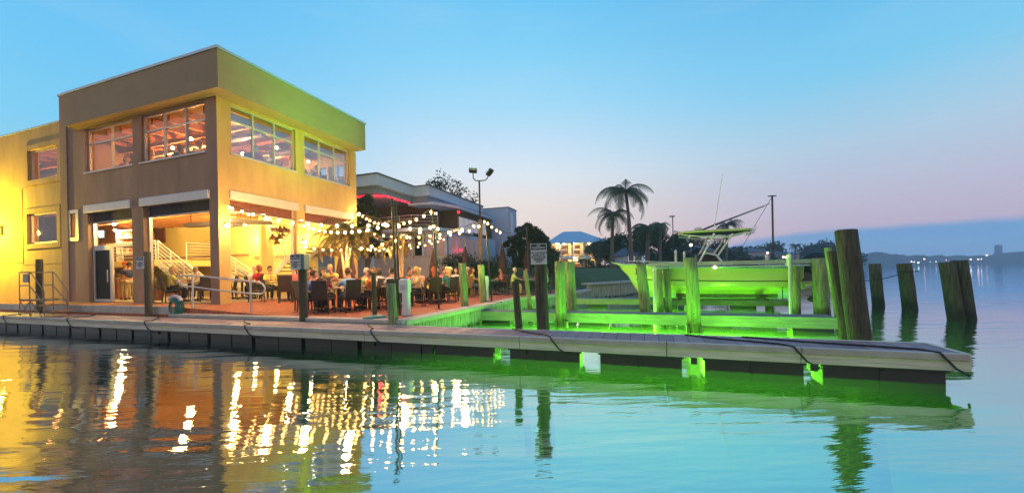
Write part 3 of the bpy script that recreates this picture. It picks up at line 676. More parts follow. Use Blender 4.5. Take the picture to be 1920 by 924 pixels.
for a, b in fl:
    m = M(); vs = []
    m.box(a, 7.0, -.12, b, 7.44, .17); m.box(a-.03, 6.97, .17, b+.03, 7.46, .264)
    if b-a > 1: m.box((a+b)/2-.03, 6.985, -.1, (a+b)/2+.03, 6.999, .16)
    m.build('float', black_p, dk, True, bevel=.015)
for x in (-13.3, -5.75, -2.85, -2.2, .78, 2.45):
    m = M(); m.box(x-.05, 6.95, .1, x+.05, 7.1, .26); m.build('bracket', dark_m, dk, True)
# cords that cross the deck and hang over the fascia
for i, (xa, xb, lab) in enumerate([(-17.6, -17.2, 'black cord over the dock edge just right of the small stair'), (-21.9, -21.2, 'black cord over the dock edge below the small stair'), (-14.2, -13.3, 'black cord over the dock edge below the corner of the building'), (-10.5, -9.35, 'black cord over the dock edge left of the boxed sign post'),
        (-6.3, -5.55, 'black cord over the dock edge by the leaning short green pile'), (-2.6, -1.6, 'black cord draped over the dock beside the brown sign pile'), (.7, 2.1, 'long black cord lying along the dock and over its third last float'), (1.6, 3.75, 'longest black cord along the dock end and over its edge')]):
    m = M(); r = .014
    pts = [(xa, 7.48, .505), (xa+(xb-xa)*.35, 7.2, .505), (xb-.12, 6.9, .506), (xb, 6.66, .512), (xb+.03, 6.645, .46), (xb+.16, 6.655, .3), (xb+.3, 6.68, .22), (xb+.36, 6.8, .18)]
    m.tube(pts, r, 6); tag(m.build('cord', rope_m), lab, 'cord', 'cords over the dock edge')
rng = random.Random(3)
finger_b = mat('finger_dock_board', (.26, .27, .22), .8, .3, 3, bump=.5, stretch=(.5, 6, 9), bscale=8)
f1 = thing('finger_dock', 'nearer narrow finger dock across the green slip behind the long dock', 'dock', (0, 12, 0))
m = M(); m.box(-5.5, 11.72, .36, 4.62, 12.3, .40); m.build('deck', mat('grey_deck', (.16, .17, .20), .8, .25, 3), f1, True)
m = M(); m.box(-5.5, 11.68, .10, 4.62, 11.719, .39); m.box(-5.5, 12.301, .10, 4.62, 12.34, .39); m.build('fascia', finger_b, f1, True)
for x in (-4.6, -1.4, 1.9, 4.2): m = M(); m.box(x-.5, 11.8, -.2, x+.4, 12.2, .1); m.build('float', black_p, f1, True)
f2 = thing('finger_dock', 'farther narrow finger dock behind the moored boat', 'dock', (0, 18.2, 0))
m = M(); m.box(-3.2, 17.9, .34, 5.2, 18.6, .38); m.build('deck', MATS['grey_deck'], f2, True)
m = M(); m.box(-3.2, 17.86, .12, 5.2, 17.899, .37); m.build('fascia', finger_b, f2, True)
for x in (-2, 1, 4): m = M(); m.box(x-.5, 18.0, -.2, x+.4, 18.4, .12); m.build('float', black_p, f2, True)

# ================================================================ PILES
def pile(base, topz, d, lean, label, tilt_y=0, square=False, holes=False, cap=False):
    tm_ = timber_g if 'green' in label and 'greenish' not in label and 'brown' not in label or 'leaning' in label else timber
    x, y = base; t = thing('mooring_pile', label, 'pile', (x, y, 0), 0, 'timber mooring piles')
    rg = random.Random(int(x*100+y*7)); n = 14; m = M(); r = d/2
    pts, rs = [], []
    for i in range(10):
        f = i/9; z = -2.2+(topz+2.2)*f
        pts.append((lean*(z-.5)+rg.uniform(-.006, .006), tilt_y*(z-.5)+rg.uniform(-.006, .006), z)); rs.append(r*(1.06-.10*f))
    pts.append((pts[-1][0], pts[-1][1], topz+.008)); rs.append(r*.88)
    if square: m.tube(pts, [v*1.15 for v in rs], 5, jit=.12, rng=rg)
    else: m.tube(pts, rs, n, jit=.035, rng=rg)
    m.build('shaft', tm_, t)
    # dark end grain on top
    m = M(); c = pts[-1]; m.lathe([(r*.8, 0), (r*.78, .006)], (c[0], c[1], c[2]+.002), 12); m.build('end_grain', mat('end_grain', (.13, .10, .07), .95, .5, 14), t)
    if holes:
        for s_ in (-1, 1):
            m = M(); m.box(s_*r-.05*s_ if s_ > 0 else s_*r-.02, -.16, -.02, s_*r+.02 if s_ > 0 else s_*r+.05, .1, .2); m.build('bracket', dark_m, t)
        for z in (.32, .5):
            m = M(); m.tube([(-.02, -r*1.02-.01, z), (-.02, -r, z)], .018, 6); m.build('bolt', dark_m, t)
    return t
pile((-21.65, 7.68), 2.51, .20, 0, 'slim dark brown pile in front of the yellow wing behind the small stair')
p278 = pile((-15.07, 7.66), 2.56, .19, 0, 'slim dark pile carrying a small notice in front of the taupe pillar')
p565 = pile((-8.51, 7.64), 2.1, .22, -.005, 'greenish pile under the boxed notice in front of the dining tables')
pile((-5.68, 7.64), 1.47, .24, -.07, 'short leaning pile at the corner where the sea wall meets the dock')
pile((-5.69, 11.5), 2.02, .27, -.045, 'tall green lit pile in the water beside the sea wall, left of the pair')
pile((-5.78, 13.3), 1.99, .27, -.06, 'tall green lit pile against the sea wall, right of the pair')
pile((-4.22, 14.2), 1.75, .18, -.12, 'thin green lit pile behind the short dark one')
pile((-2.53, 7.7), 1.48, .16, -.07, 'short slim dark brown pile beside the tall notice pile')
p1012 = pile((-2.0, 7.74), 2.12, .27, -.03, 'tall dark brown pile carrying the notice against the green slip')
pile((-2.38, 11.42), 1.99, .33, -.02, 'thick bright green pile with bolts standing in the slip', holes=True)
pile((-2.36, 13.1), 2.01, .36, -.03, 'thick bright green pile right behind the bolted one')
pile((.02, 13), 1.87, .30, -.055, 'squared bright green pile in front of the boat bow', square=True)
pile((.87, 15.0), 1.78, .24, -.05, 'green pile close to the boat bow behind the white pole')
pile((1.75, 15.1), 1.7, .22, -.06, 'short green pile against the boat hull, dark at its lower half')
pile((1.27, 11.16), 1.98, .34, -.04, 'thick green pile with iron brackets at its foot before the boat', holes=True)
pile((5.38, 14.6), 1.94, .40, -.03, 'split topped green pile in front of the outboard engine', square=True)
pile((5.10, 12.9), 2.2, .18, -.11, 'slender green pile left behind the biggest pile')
pile((3.38, 8.25), 1.95, .17, -.12, 'slender mossy pile touching the left of the biggest pile')
pile((3.36, 7.76), 2.28, .31, -.085, 'biggest and tallest dark pile standing at the end of the long dock')
p16 = pile((9.22, 19.85), 1.74, .40, -.06, 'dark pile out in the bay, left of the roped pair')
p17 = pile((9.40, 18.25), 1.72, .44, -.09, 'dark pile out in the bay with a rope round it')
pile((8.86, 15.15), 1.73, .38, -.11, 'left pile of the twin dark piles far right in the bay')
pile((9.24, 15.35), 1.78, .38, -.09, 'right pile of the twin dark piles far right in the bay')
m = M()
a, b = Vector((8.8, 19.6, 1.05)), Vector((9.3, 18.0, 1.42))
m.tube([Vector((5.6, 17.5, 1.15)), Vector((7.2, 18.5, .98)), a, a.lerp(b, .5)-Vector((0, 0, .05)), b, Vector((9.62, 18.1, 1.44))], .016, 6)
m.tube([(9.33+.25*math.cos(k*.6), 18.22+.25*math.sin(k*.6), 1.43) for k in range(12)], .018, 6)
tag(m.build('rope', rope_m), 'dark rope slung between the piles out in the bay', 'rope')

# ---------------------------------------------------------------- notices
def text(body, size, loc, parent, m, rot, name='lettering'):
    cu = bpy.data.curves.new(name, 'FONT'); cu.body = body; cu.size = size; cu.align_x = 'CENTER'; cu.align_y = 'CENTER'; cu.extrude = .002; cu.space_line = .92; cu.offset = .0012
    o = bpy.data.objects.new(name, cu); col.objects.link(o); bpy.context.view_layer.update()
    me = bpy.data.meshes.new_from_object(o.evaluated_get(bpy.context.evaluated_depsgraph_get())); bpy.data.objects.remove(o)
    me.materials.clear(); me.materials.append(m)
    for p in me.polygons: p.material_index = 0
    o = bpy.data.objects.new(name, me); col.objects.link(o); o.parent = parent; o.location = loc; o.rotation_euler = rot; return o
ink = mat('black_ink', (.015, .02, .03), .6, 0); signw = mat('white_sign_face', (.62, .64, .68), .5, .05); signb = mat('green_black_band', (.015, .035, .03), .5, .1)
def notice(loc, rz, w_, h_, body, label, box=False):
    t = thing('notice_sign', label, 'sign', loc, rz, 'notices on the dock piles')
    m = M(); m.box(-w_/2, -.012, -h_/2, w_/2, 0, h_/2); m.build('board', signw, t, bevel=.003)
    m = M(); m.box(-w_/2+.012, -.016, h_/2-.30*h_, w_/2-.012, -.0125, h_/2-.012); m.build('header_band', signb, t)
    text('NO\nTRESPASSING', h_*.105, (0, -.0175, h_/2-.155*h_), t, signw, (R_(90), 0, 0))
    text(body, h_*.118, (0, -.0145, -.16*h_), t, ink, (R_(90), 0, 0))
    if box:
        m = M(); m.box(-w_/2+.01, .001, -h_/2-.0, w_/2+.09, .26, h_/2+.02); m.build('post_box', mat('teal_box', (.10, .18, .22), .5, .15), t, bevel=.01)
    return t
notice((-2.03, 7.58, 2.06), YAW*.35, .335, .43, 'NO DOCKING\nBASIN FOR\nBOATHOUSE\nMEMBERS\nONLY', 'white notice with dark header on the brown pile before the green slip')
notice((-8.51, 7.42, 2.06), YAW*.9, .27, .39, 'NO FISHING\nFROM\nDOCKS OR\nPIERS', 'boxed notice on the greenish post in front of the dining tables', True)
notice((-15.17, 7.52, 2.22), YAW*1.2, .24, .38, 'NO FISHING\nFROM\nDOCKS OR\nPIERS', 'small white notice on the slim pile before the taupe pillar')

# ================================================================ BOAT on its lift
bt = thing('motor_boat', 'open fishing boat with a T shaped sunroof raised on a lift in green light', 'boat', (-1.25, 16.1, .55))
LN = 6.25; hm = mat('boat_gelcoat', (.52, .47, .20), .22, .03, 1.2)
def hull_sec(f):
    'half section points (y, z) from keel to sheer at fraction f from the bow'
    bm_ = 1.22*min(1, (1-(1-min(f/.62, 1))**2.1)) if f > 0 else .0
    bm_ = max(bm_, .02); sheer = 1.46-.30*min(1, f*1.25)**.8; keel = 1.30*max(0, 1-f/.20)**1.6*.95+ .16*max(0, .45-f) 
    chz = .46+.62*max(0, 1-f/.42)**1.3; ch = bm_*(.86 if f > .3 else .62+.8*f)
    chz = max(chz, keel+.05); sheer = max(sheer, chz+.12)
    return [(0, keel), (ch*.5, keel+(chz-keel)*.55), (ch, chz), (ch+(bm_-ch)*.25, chz+.05), (ch+(bm_-ch)*.8, (chz+sheer)*.5+.03), (bm_, sheer-.08), (bm_+.03, sheer-.05), (bm_+.02, sheer)]
m = M(); NS = 26; ring = []
for i in range(NS):
    f = (i/(NS-1))**1.15; sec = hull_sec(f); x = f*LN
    rake = [0.55*(1-f)**6*(1-k/7) for k in range(8)]
    L_ = [(x+rake[k], -y, z) for k, (y, z) in enumerate(sec)]; Rr = [(x+rake[k], y, z) for k, (y, z) in reversed(list(enumerate(sec)))][:-1]
    ring.append(L_[::-1]+[(x+rake[0], 0, sec[0][1])][:0]+[(a, b, c) for a, b, c in [(x+rake[k], y, z) for k, (y, z) in list(enumerate(sec))[1:]]])
k = len(ring[0])
m.add([p for r in ring for p in r], [(i*k+j, i*k+j+1, (i+1)*k+j+1, (i+1)*k+j) for i in range(NS-1) for j in range(k-1)], True)
m.add(ring[-1], [tuple(range(k))]); 
m.build('hull', hm, bt)
# deck inside
m = M(); dv = []
for i in range(NS):
    f = (i/(NS-1))**1.15; sec = hull_sec(f); y, z = sec[-1]; z2 = z-.03 if f < .28 else z-.42; yy = max(.01, y-.12)
    dv += [(f*LN+.02, -y, z), (f*LN+.04, -yy, z+.005), (f*LN+.04, -yy, z2), (f*LN+.04, yy, z2), (f*LN+.04, yy, z+.005), (f*LN+.02, y, z)]
m.add(dv, [(i*6+j, (i+1)*6+j, (i+1)*6+j+1, i*6+j+1) for i in range(NS-1) for j in range(5)]); m.build('deck', mat('boat_deck', (.6, .62, .6), .5, .08), bt)
for nm, dz, c in (('rub_rail', -.045, mat('rail_grey', (.4, .5, .55), .4, .05)), ('stripe', -.52, black_p)):
    m = M(); lo = []
    for i in range(2 if dz > -.1 else 5, NS):
        f = (i/(NS-1))**1.15; sec = hull_sec(f); y, z = sec[-2] if dz > -.1 else sec[3]
        if dz <= -.1: z = sec[-1][1]*.42+.18; y = sec[3][0]+(sec[4][0]-sec[3][0])*min(1, max(0, (z-sec[3][1])/(sec[4][1]-sec[3][1]+.001)))
        lo.append((f*LN, -y-.012, z))
    m.tube(lo, .03 if dz > -.1 else .014, 6); m.build(nm, c, bt)
m = M(); m.box(3.15, -.42, .5, 3.95, .42, 1.35); m.add([(2.9, -.42, .5), (3.15, -.42, .5), (3.15, .42, .5), (2.9, .42, .5), (3.15, -.4, 1.2), (3.15, .4, 1.2)], [(0, 1, 4), (3, 5, 2), (0, 4, 5, 3)]); m.build('console', hm, bt, bevel=.03)
m = M(); m.ball((3.55, 0, 1.05), .9, 16, 10, sz=.82, sx=.56, sy=.52); m.build('console_cover', black_c, bt)
m = M(); m.ball((4.85, 0, 1.1), .5, 14, 9, sz=.85, sx=.9, sy=.8); m.build('seat_cover', black_c, bt)
# T-top: frame tubes and roof
al = mat('white_aluminium', (.66, .70, .62), .3, .04, metal=.3)
for s_ in (-1, 1):
    y = .62*s_
    for pl in ([(3.05, y, .95), (3.2, y, 1.3), (3.75, y*.95, 2.42)], [(4.12, y, .95), (4.0, y, 1.35), (3.8, y, 1.62), (3.5, y, 1.7), (3.38, y, 1.68)], [(3.85, y, 1.6), (4.35, y*.95, 2.38)]):
        m = M(); m.tube(pl, .035, 8); m.build('frame_tube', al, bt)
m = M(); m.tube([(2.65, -.56, 2.43), (3.3, -.56, 2.33), (4.2, -.56, 2.28), (4.9, -.56, 2.46)], .028, 8); m.tube([(2.65, .56, 2.43), (3.3, .56, 2.33), (4.2, .56, 2.28), (4.9, .56, 2.46)], .028, 8); m.build('roof_rail', al, bt)
tt = None
m = M(); m.prism([(2.6, -.4), (2.8, -.7), (4.8, -.7), (4.98, -.5), (4.98, .5), (4.8, .7), (2.8, .7), (2.6, .4)], 2.47, 2.55); tt = m.build('sunroof', hm, bt, bevel=.02)
m = M(); m.box(2.7, -.6, 2.44, 4.9, .6, 2.469); m.build('liner', black_c, tt)
for px_, r in ((5.3, 0),):
    for i in range(4):
        m = M(); m.tube([(5.0, -.5+.33*i, 2.35), (5.1, -.5+.33*i, 2.6)], .025, 6); m.build('rod_holder', al, tt)
m = M(); m.tube([(3.75, -.5, 2.55), (4.08, -.5, 4.6)], [.018, .008], 6); m.build('antenna', white, bt)
for s_ in (-.6, .6):
    m = M(); m.tube([(3.35, s_*.8, 2.58), (3.85, s_*.8, 2.78), (5.6, s_*.5, 3.42)], [.022, .02, .01], 6); m.build('outrigger', dark_m, bt)
m = M(); m.ball((3.3, .1, 2.68), .14, 12, 8, sz=.5); m.build('radar_dome', white, bt)
m = M(); m.ball((2.95, -.7, 2.02), .05); m.build('deck_light', lampw, bt)
# bow rail and cleats
m = M(); lo = []
for i in range(4, 15):
    f = (i/(NS-1))**1.15; y, z = hull_sec(f)[-1]; lo.append((f*LN, -y+.06, z+.10))
m.tube(lo, .016, 6); m.build('bow_rail', al, bt)
m = M(); m.tube([(1.0, -.72, 1.2), (1.02, -.78, 1.1), (1.0, -.74, .95)], .02, 6); m.build('anchor_line', rope_m, bt)
m = M(); m.box(LN-.02, -.9, .50, LN+.55, .9, .64); m.box(LN-.02, -.5, .35, LN+.3, .5, .50); m.build('transom_bracket', hm, bt, bevel=.04)
# outboard engine
m = M(); m.box(LN+.42, -.16, .55, LN+.62, .16, .95)
eo = m.build('engine_mount', dark_m, bt)
m = M(); m.ball((LN+.80, 0, 1.20), .50, 18, 12, sz=.92, sx=1.06, sy=.56); m.box(LN+.6, -.16, .62, LN+.98, .16, 1.0); eo = m.build('engine_cowling', black_p, bt, bevel=.03)
m = M(); m.box(LN+.66, -.06, -.1, LN+.92, .06, .62); m.box(LN+.5, -.14, .1, LN+1.1, .14, .13); m.ball((LN+.8, 0, -.02), .12, 10, 8, sx=2.6); m.build('engine_leg', black_p, eo)
m = M()
for i in range(3):
    a = i*2.094; m.add([(LN+1.1, 0, -.02), (LN+1.14, .2*math.cos(a), -.02+.2*math.sin(a)), (LN+1.08, .2*math.cos(a+.8), -.02+.2*math.sin(a+.8))], [(0, 1, 2), (2, 1, 0)])
m.tube([(LN+1.05, 0, -.02), (LN+1.18, 0, -.02)], .04, 8); m.build('propeller', galv, eo)
# the lift
lf = thing('boat_lift', 'timber and steel boat lift holding up the green lit fishing boat', 'boat lift', (1.6, 15.0, 0))
for x, y in ((.55, 14.75), (4.72, 14.75), (.55, 17.5), (4.72, 17.5)):
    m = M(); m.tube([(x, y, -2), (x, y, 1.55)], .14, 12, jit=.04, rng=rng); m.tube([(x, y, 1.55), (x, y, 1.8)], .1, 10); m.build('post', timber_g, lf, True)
for y in (14.75, 17.5):
    m = M(); m.box(.2, y-.08, 1.8, 5.2, y+.08, 1.93); o = m.build('top_beam', mat('lift_beam', (.40, .42, .36), .6, .15, metal=.2), lf, True)
    m = M(); m.tube([(.3, y-.12, 1.74), (5.1, y-.12, 1.74)], .025, 6); m.build('drive_shaft', galv, lf, True)
dk_b = mat('dark_lift_timber', (.07, .07, .05), .8, .3, 3)  # darker timber for cradle, cross beams and bunks
for y in (15.05, 17.1):
    m = M(); m.box(.45, y-.09, .38, 4.6, y+.09, .56); m.build('cradle_beam', dk_b, lf, True)
for x in (1.3, 4.0):
    m = M(); m.box(x-.08, 15.14, .42, x+.08, 17.0, .60); m.build('cross_beam', dk_b, lf, True)
m = M(); m.box(1.2, 15.7, .60, 4.5, 15.85, .74); m.build('bunk', dk_b, lf, True); m = M(); m.box(1.2, 16.4, .60, 4.5, 16.55, .74); m.build('bunk', dk_b, lf, True)
for x in (.62, 4.45):
    for y in (15.05, 17.1): m = M(); m.tube([(x, y, .56), (x, y, 1.8)], .012, 5); m.build('cable', dark_m, lf, True)
m = M(); m.tube([(4.5, 14.6, 1.72), (4.5, 14.6, 2.1)], .06, 8); m.build('motor', white, lf, True)
lt = M(); lt.ball((2.35, 14.6, 1.72), .05); lt.build('beam_lamp', lampw, lf, True)
for i, (x, y, h, d, lab) in enumerate([(.39, 14.3, 1.64, .11, 'white plastic pole with pointed cap in front of the boat'), (1.40, 18.3, 2.42, .10, 'pale guide pole rising behind the boat foredeck, left'), (1.75, 18.3, 2.33, .10, 'pinkish guide pole rising behind the boat foredeck, right'), (4.45, 14.35, 2.0, .09, 'thin yellow guide pole before the boat stern'), (4.9, 18.4, 2.1, .12, 'grey guide pole behind the boat stern')]):
    t = thing('guide_pole', lab, 'pole', (x, y, 0), 0, 'guide poles of the boat lift')
    m = M(); m.tube([(0, 0, -2), (0, 0, h)], d/2, 10); m.build('pipe', mat('white_pipe', (.6, .62, .55), .4, .1), t); m = M(); m.lathe([(d/2+.01, 0), (d/2+.01, .06), (.01, .14)], (0, 0, h), 10); m.build('cap', white, t)
# sailing boat farther off
sb = thing('sailing_boat', 'far dark sailing boat showing its bare mast above the fishing boat', 'boat', (9.5, 34, 0), R_(10))
m = M(); hh = []
for i in range(9):
    f = i/8; b_ = 1.1*math.sin(math.pi*min(1, f*.8+.02)); hh.append([(-3.5+7*f, -b_, 1.1), (-3.5+7*f, -b_*.6, .1), (-3.5+7*f, 0, -.2), (-3.5+7*f, b_*.6, .1), (-3.5+7*f, b_, 1.1)])
m.add([p for r in hh for p in r], [(i*5+j, i*5+j+1, i*5+j+6, i*5+j+5) for i in range(8) for j in range(4)], True); m.add([r[0] for r in hh]+[r[4] for r in hh][::-1], [tuple(range(18))]); m.build('hull', white, sb)
m = M(); m.tube([(0, 0, 1), (0, 0, 7.2)], .07, 8); mo = m.build('mast', dark_m, sb); m = M(); m.box(-.3, -.02, 7.1, .3, .02, 7.18); m.build('masthead', dark_m, mo)
m = M(); m.tube([(0, 0, 7.1), (-3.4, 0, 1.2)], .018, 5); m.build('forestay', dark_m, sb); m = M(); m.tube([(0, 0, 2.0), (3, 0, 2.1)], .1, 8); m.build('boom', black_c, sb)
m = M(); m.box(-1.2, -.6, 1.1, 1.4, .6, 1.5); m.build('cabin', white, sb)

# ================================================================ DOCKSIDE FURNITURE
dull_steel = mat('dull_steel', (.24, .18, .13), .6, .2, 8, metal=.2)  # brown in the colour stands for warm lamp light on the steel
g = thing('boarding_stair', 'small brownish grey boarding stair with a guard rail standing on the dock at left', 'steps', (-19.6, 7.12, .50))
m = M()
for y in (-.38, .3):
    for x in (-.78, -.22): m.tube([(x, y, 0), (x, y, 1.12)], .016, 6)
    m.tube([(-.22, y, 1.12), (-.22, y, .42)], .018, 6)
    m.tube([(-.78, y, 1.12), (-.22, y, 1.12), (-.1, y, 1.08), (.55, y, .62), (.55, y, 0)], .016, 6)
    m.tube([(-.78, y, .78), (-.22, y, .78), (.55, y, .3)], .016, 6); m.tube([(-.78, y, .42), (.5, y, .42)], .016, 6)
m.tube([(-.78, -.38, 1.12), (-.78, .3, 1.12)], .016, 6)
m.build('rail', dull_steel, g)
m = M()
for y in (-.38,):
    m.tube([(-.75, y, .02), (-.22, y, .38)], .014, 6); m.tube([(-.75, y, .38), (-.22, y, .02)], .014, 6); m.tube([(-.2, y, .38), (.4, y, 0)], .018, 6); m.tube([(-.2, y, 0), (.2, y, .36)], .014, 6)
m.build('brace', dull_steel, g)
m = M(); m.box(-.78, -.36, .38, .1, .28, .415); m.build('platform', dull_steel, g)
for i, z in enumerate((.26, .12)): m = M(); m.box(.12+.32*i, -.36, z, .55+.36*i, .28, z+.035); m.build('tread', dull_steel, g)
m = M(); m.box(-.52, -.41, .86, -.24, -.385, 1.08); m.build('plate', mat('grey_plate', (.35, .3, .25), .5, .1), g)
g.scale = (1.2, .8, 1.35)
hr = thing('handrail', 'looped galvanised two bar handrail along the ramp before the corner column', 'handrail', (-11.5, 7.95, .56))
def pts_px(l, Yv): return [PY(x, y, Yv) for x, y in l]
top = pts_px([(338, 517), (361, 516), (400, 520), (470, 527), (486, 529), (493, 533), (497, 540), (496, 547), (490, 551), (470, 550), (400, 543), (361, 537), (345, 536), (337, 531), (333, 524), (338, 517)], 7.95)
m = M(); m.tube(top, .026, 8); m.build('rail', galv, hr, True)
for x, yt, yb in ((361, 516, 590), (469.5, 527, 594)):
    a = PY(x, yt, 7.95); m = M(); m.tube([a, (a.x, a.y, .58)], .026, 8); m.build('post', galv, hr, True)
hs = thing("hose_hanger", 'green garden hose coiled over a pale rounded hanger before the ramp', 'hose', (-13.85, 7.72, .5))
m = M(); m.tube([(.26*math.cos(R_(a)), 0, .50+.14*math.sin(R_(a))) for a in range(0, 181, 15)], .055, 8); m.build('hanger', mat('pale_blue_plastic', (.5, .5, .6), .5, .1), hs)
hg = mat('green_hose', (.02, .16, .12), .45, .2)
for k in range(5):
    w_ = .17+.035*k; m = M(); m.tube([(w_*math.sin(R_(a)), -.07+.03*k, .30+(.22+.02*k)*math.cos(R_(a))) for a in range(0, 361, 20)], .024, 6); m.build('hose_coil', hg, hs)
m = M(); m.box(-.05, .02, 0, .05, .1, .55); m.build('post', dark_m, hs)
def pedestal(loc, h, label, hose=False):
    t = thing('power_pedestal', label, 'pedestal', loc, YAW*.3, 'shore power pedestals at the sea wall')
    m = M(); m.box(-.085, -.085, 0, .085, .085, h*.66); m.build('column', white, t, bevel=.01)
    m = M(); m.box(-.17, -.1, h*.64, .10, .1, h*.98); m.add([(-.18, -.11, h*.98), (.11, -.11, h*.98), (.11, .11, h*.98), (-.18, .11, h*.98), (-.13, -.07, h*1.03), (.07, -.07, h*1.03), (.07, .07, h*1.03), (-.13, .07, h*1.03)], [(0, 3, 2, 1), (4, 5, 6, 7), (0, 1, 5, 4), (1, 2, 6, 5), (2, 3, 7, 6), (3, 0, 4, 7)]); m.build('head', white, t, bevel=.01)
    m = M(); m.box(-.12, -.112, h*.72, .03, -.101, h*.86); m.build('socket_cover', dark_m if 0 else alu, t)
    m = M(); m.box(-.11, -.11, 0, .11, .11, .02); m.build('foot', galv, t)
    if hose:
        m = M(); m.tube([(-.12, -.1, h*.75), (-.2, -.12, h*.5), (-.1, -.14, .3), (.02, -.15, .06), (.3, -.2, .02), (.7, -.25, .02)], .018, 6); m.build('power_cord', rope_m, t)
pedestal((-6.15, 8.85, .56), .98, 'white dock power pedestal on the patio edge by the twin light poles')
pedestal((-5.72, 13.4, .56), .98, 'pale power pedestal with a black cord farther along the sea wall', True)
fp = thing('stand_post', 'thin green lit post on a round base at the kerb before the white shirted diner', 'post', (-6.5, 7.98, .60))
m = M(); m.lathe([(.30, 0), (.30, .03), (.2, .06), (.08, .08)]); m.build('base', mat('teal_base', (.05, .22, .18), .5, .1), fp); m = M(); m.tube([(0, 0, .06), (-.02, 0, 1.14)], .055, 10); m.build('pole', timber, fp)

# flood light mast
fm = thing('flood_light_mast', 'tall mast with two flood lights on a curved bracket behind the patio', 'lamp post', (-10.13, 23.02, 1.0))
m = M(); m.tube([(0, 0, -.4), (-.01, 0, 4.2)], .14, 10); m.build('wood_pole', bark_l, fm); m = M(); m.tube([(-.01, 0, 4.2), (-.02, 0, 6.8)], .06, 8); m.build('steel_tube', dark_m, fm)
m = M(); m.tube([(-.42, -.1, 7.35), (-.40, -.1, 6.95), (-.25, -.05, 6.8), (0, 0, 6.78), (.38, .1, 6.8), (.52, .15, 6.95), (.56, .18, 7.2)], .035, 8); m.build('bracket', dark_m, fm)
for x, y, z, rz, ry in ((-.42, -.1, 7.48, .3, .1), (.66, .2, 7.32, -.5, -.5)):
    m = M(); m.box(-.26, -.16, -.11, .26, .16, .11); o = m.build('flood_lamp', dark_m, fm, bevel=.03); o.location = (x, y, z); o.rotation_euler = (R_(-20), ry, rz)
    q = M(); q.box(-.2, -.17, -.08, .2, -.161, .08); q.build('lens', mat('green_tint_lens', (.25, .45, .2), .15, .1), o)

# ---------------------------------------------------------------- string lights
def light_pole(x, y, h, lean, label, fair=.035, twin=False):
    t = thing('string_light_pole', label, 'pole', (x, y, TZ), 0, 'poles carrying the string lights')
    m = M(); m.tube([(0, 0, 0), (lean, 0, h)], fair, 8); m.build('pole', dark_m, t); m = M(); m.lathe([(.12, 0), (.12, .015)]); m.build('foot', dark_m, t)
    if twin: m = M(); m.tube([(.06, .05, 0), (lean+.08, .05, h*.97)], fair*.8, 8); m.build('brace_pole', dark_m, t)
    return Vector((x+lean, y, TZ+h))
A1 = light_pole(-6.53, 8.95, 3.28, -.10, 'nearest tall dark pole with a paired brace holding the string lights', twin=True)
A2 = light_pole(-6.2, 10.67, 3.24, -.16, 'second dark pole holding string lights, right of the nearest')
A3 = light_pole(-5.61, 13.7, 3.24, -.2, 'dark pole beside the flood light mast with string lights')
A4 = light_pole(-6.3, 21.4, 3.84, -.15, 'last slim pole by the dark trees where the string lights end', .045)
A5 = light_pole(-12.3, 22.5, 3.6, 0, 'thin back pole of the string lights before the hedge', .045)
A1l = A1-Vector((0, 0, .62)); A2l = A2-Vector((0, 0, .5)); B7 = Vector((XC+.14, 15.5, 4.95))
B1 = Vector((XC+.05, 9.12, 4.28)); B2 = Vector((XC+.06, 12.25, 3.95)); B3 = Vector((XC+.06, 15.4, 4.15)); B4 = Vector((XC+.06, 12.25, 3.05)); B5 = Vector((XC+.05, 9.1, 3.5)); B6 = Vector((XC+.06, 15.45, 3.1))
rng = random.Random(8)
bulb_me = None; NB_ = 0
def strand(a, b, sag, label, step=.60, start=.25, frac=1.0):
    global bulb_me, NB_
    t = thing('string_lights', label, 'string lights', a, 0, 'strands of string lights over the patio')
    d = b-a; n = 24
    f = lambda u: d*u-Vector((0, 0, 4*sag*u*(1-u)))
    m = M(); m.tube([f(i/n) for i in range(n+1)], .010, 5); m.build('cable', black_p, t)
    k = int((d.length*frac-start)/step)
    for i in range(k+1):
        p = f((start+i*step+rng.uniform(-.04, .04))/d.length)
        if bulb_me is None:
            m = M(); m.ball((0, 0, -.10), .043, 10, 7, sz=1.15); o = m.build('bulb', bulb_m, t)
            q = M(); q.tube([(0, 0, 0), (0, 0, -.06)], .018, 7); so_ = q.build('socket', black_p, o); bulb_me = (o, so_)
        else:
            o = bulb_me[0].copy(); col.objects.link(o); o.parent = t; s2 = bulb_me[1].copy(); col.objects.link(s2); s2.parent = o
        o.location = p; NB_ += 1
strand(B1, A1l, .30, 'string lights from the building corner to the nearest pole')
strand(B2, A1l, .28, 'string lights from the middle column rising to the nearest pole')
strand(B1, B2, .12, 'short string of lights along the front of the right hand opening')
strand(B4, A2l, .40, 'string lights from low on the middle column to the second pole')
strand(B7, A2, .55, 'string lights from the end column to the second pole')
strand(B6, A3, .35, 'string lights from low on the end column to the pole by the mast')
strand(B3, A3, .55, 'string lights sagging from high on the end column to the pole by the mast')
strand(A1l, A2l, .12, 'short string of lights between the nearest and second poles', .45)
strand(A2l, A3, .32, 'string lights between the second pole and the pole by the mast')
strand(B6, A5, .35, 'string lights from the end column to the thin back pole', .6)
strand(A3, A4, .5, 'string lights from the pole by the mast to the last slim pole', .62, frac=.35)
for a_, b_, sg, lst in ((B1, A1, .42, (.25, .5, .75)), (B3, A2, .42, (.3, .6)), (B6, A3, .35, (.3, .65)), (A2, A3, .28, (.5,)), (B4, A2, .55, (.4, .8)), (B3, A3, .55, (.8,))):
    for u in lst: point(a_.lerp(b_, u)-Vector((0, 0, 4*sg*u*(1-u)+.2)), 170, (1, .55, .19), .1, name='string_light_glow').data.specular_factor = .02
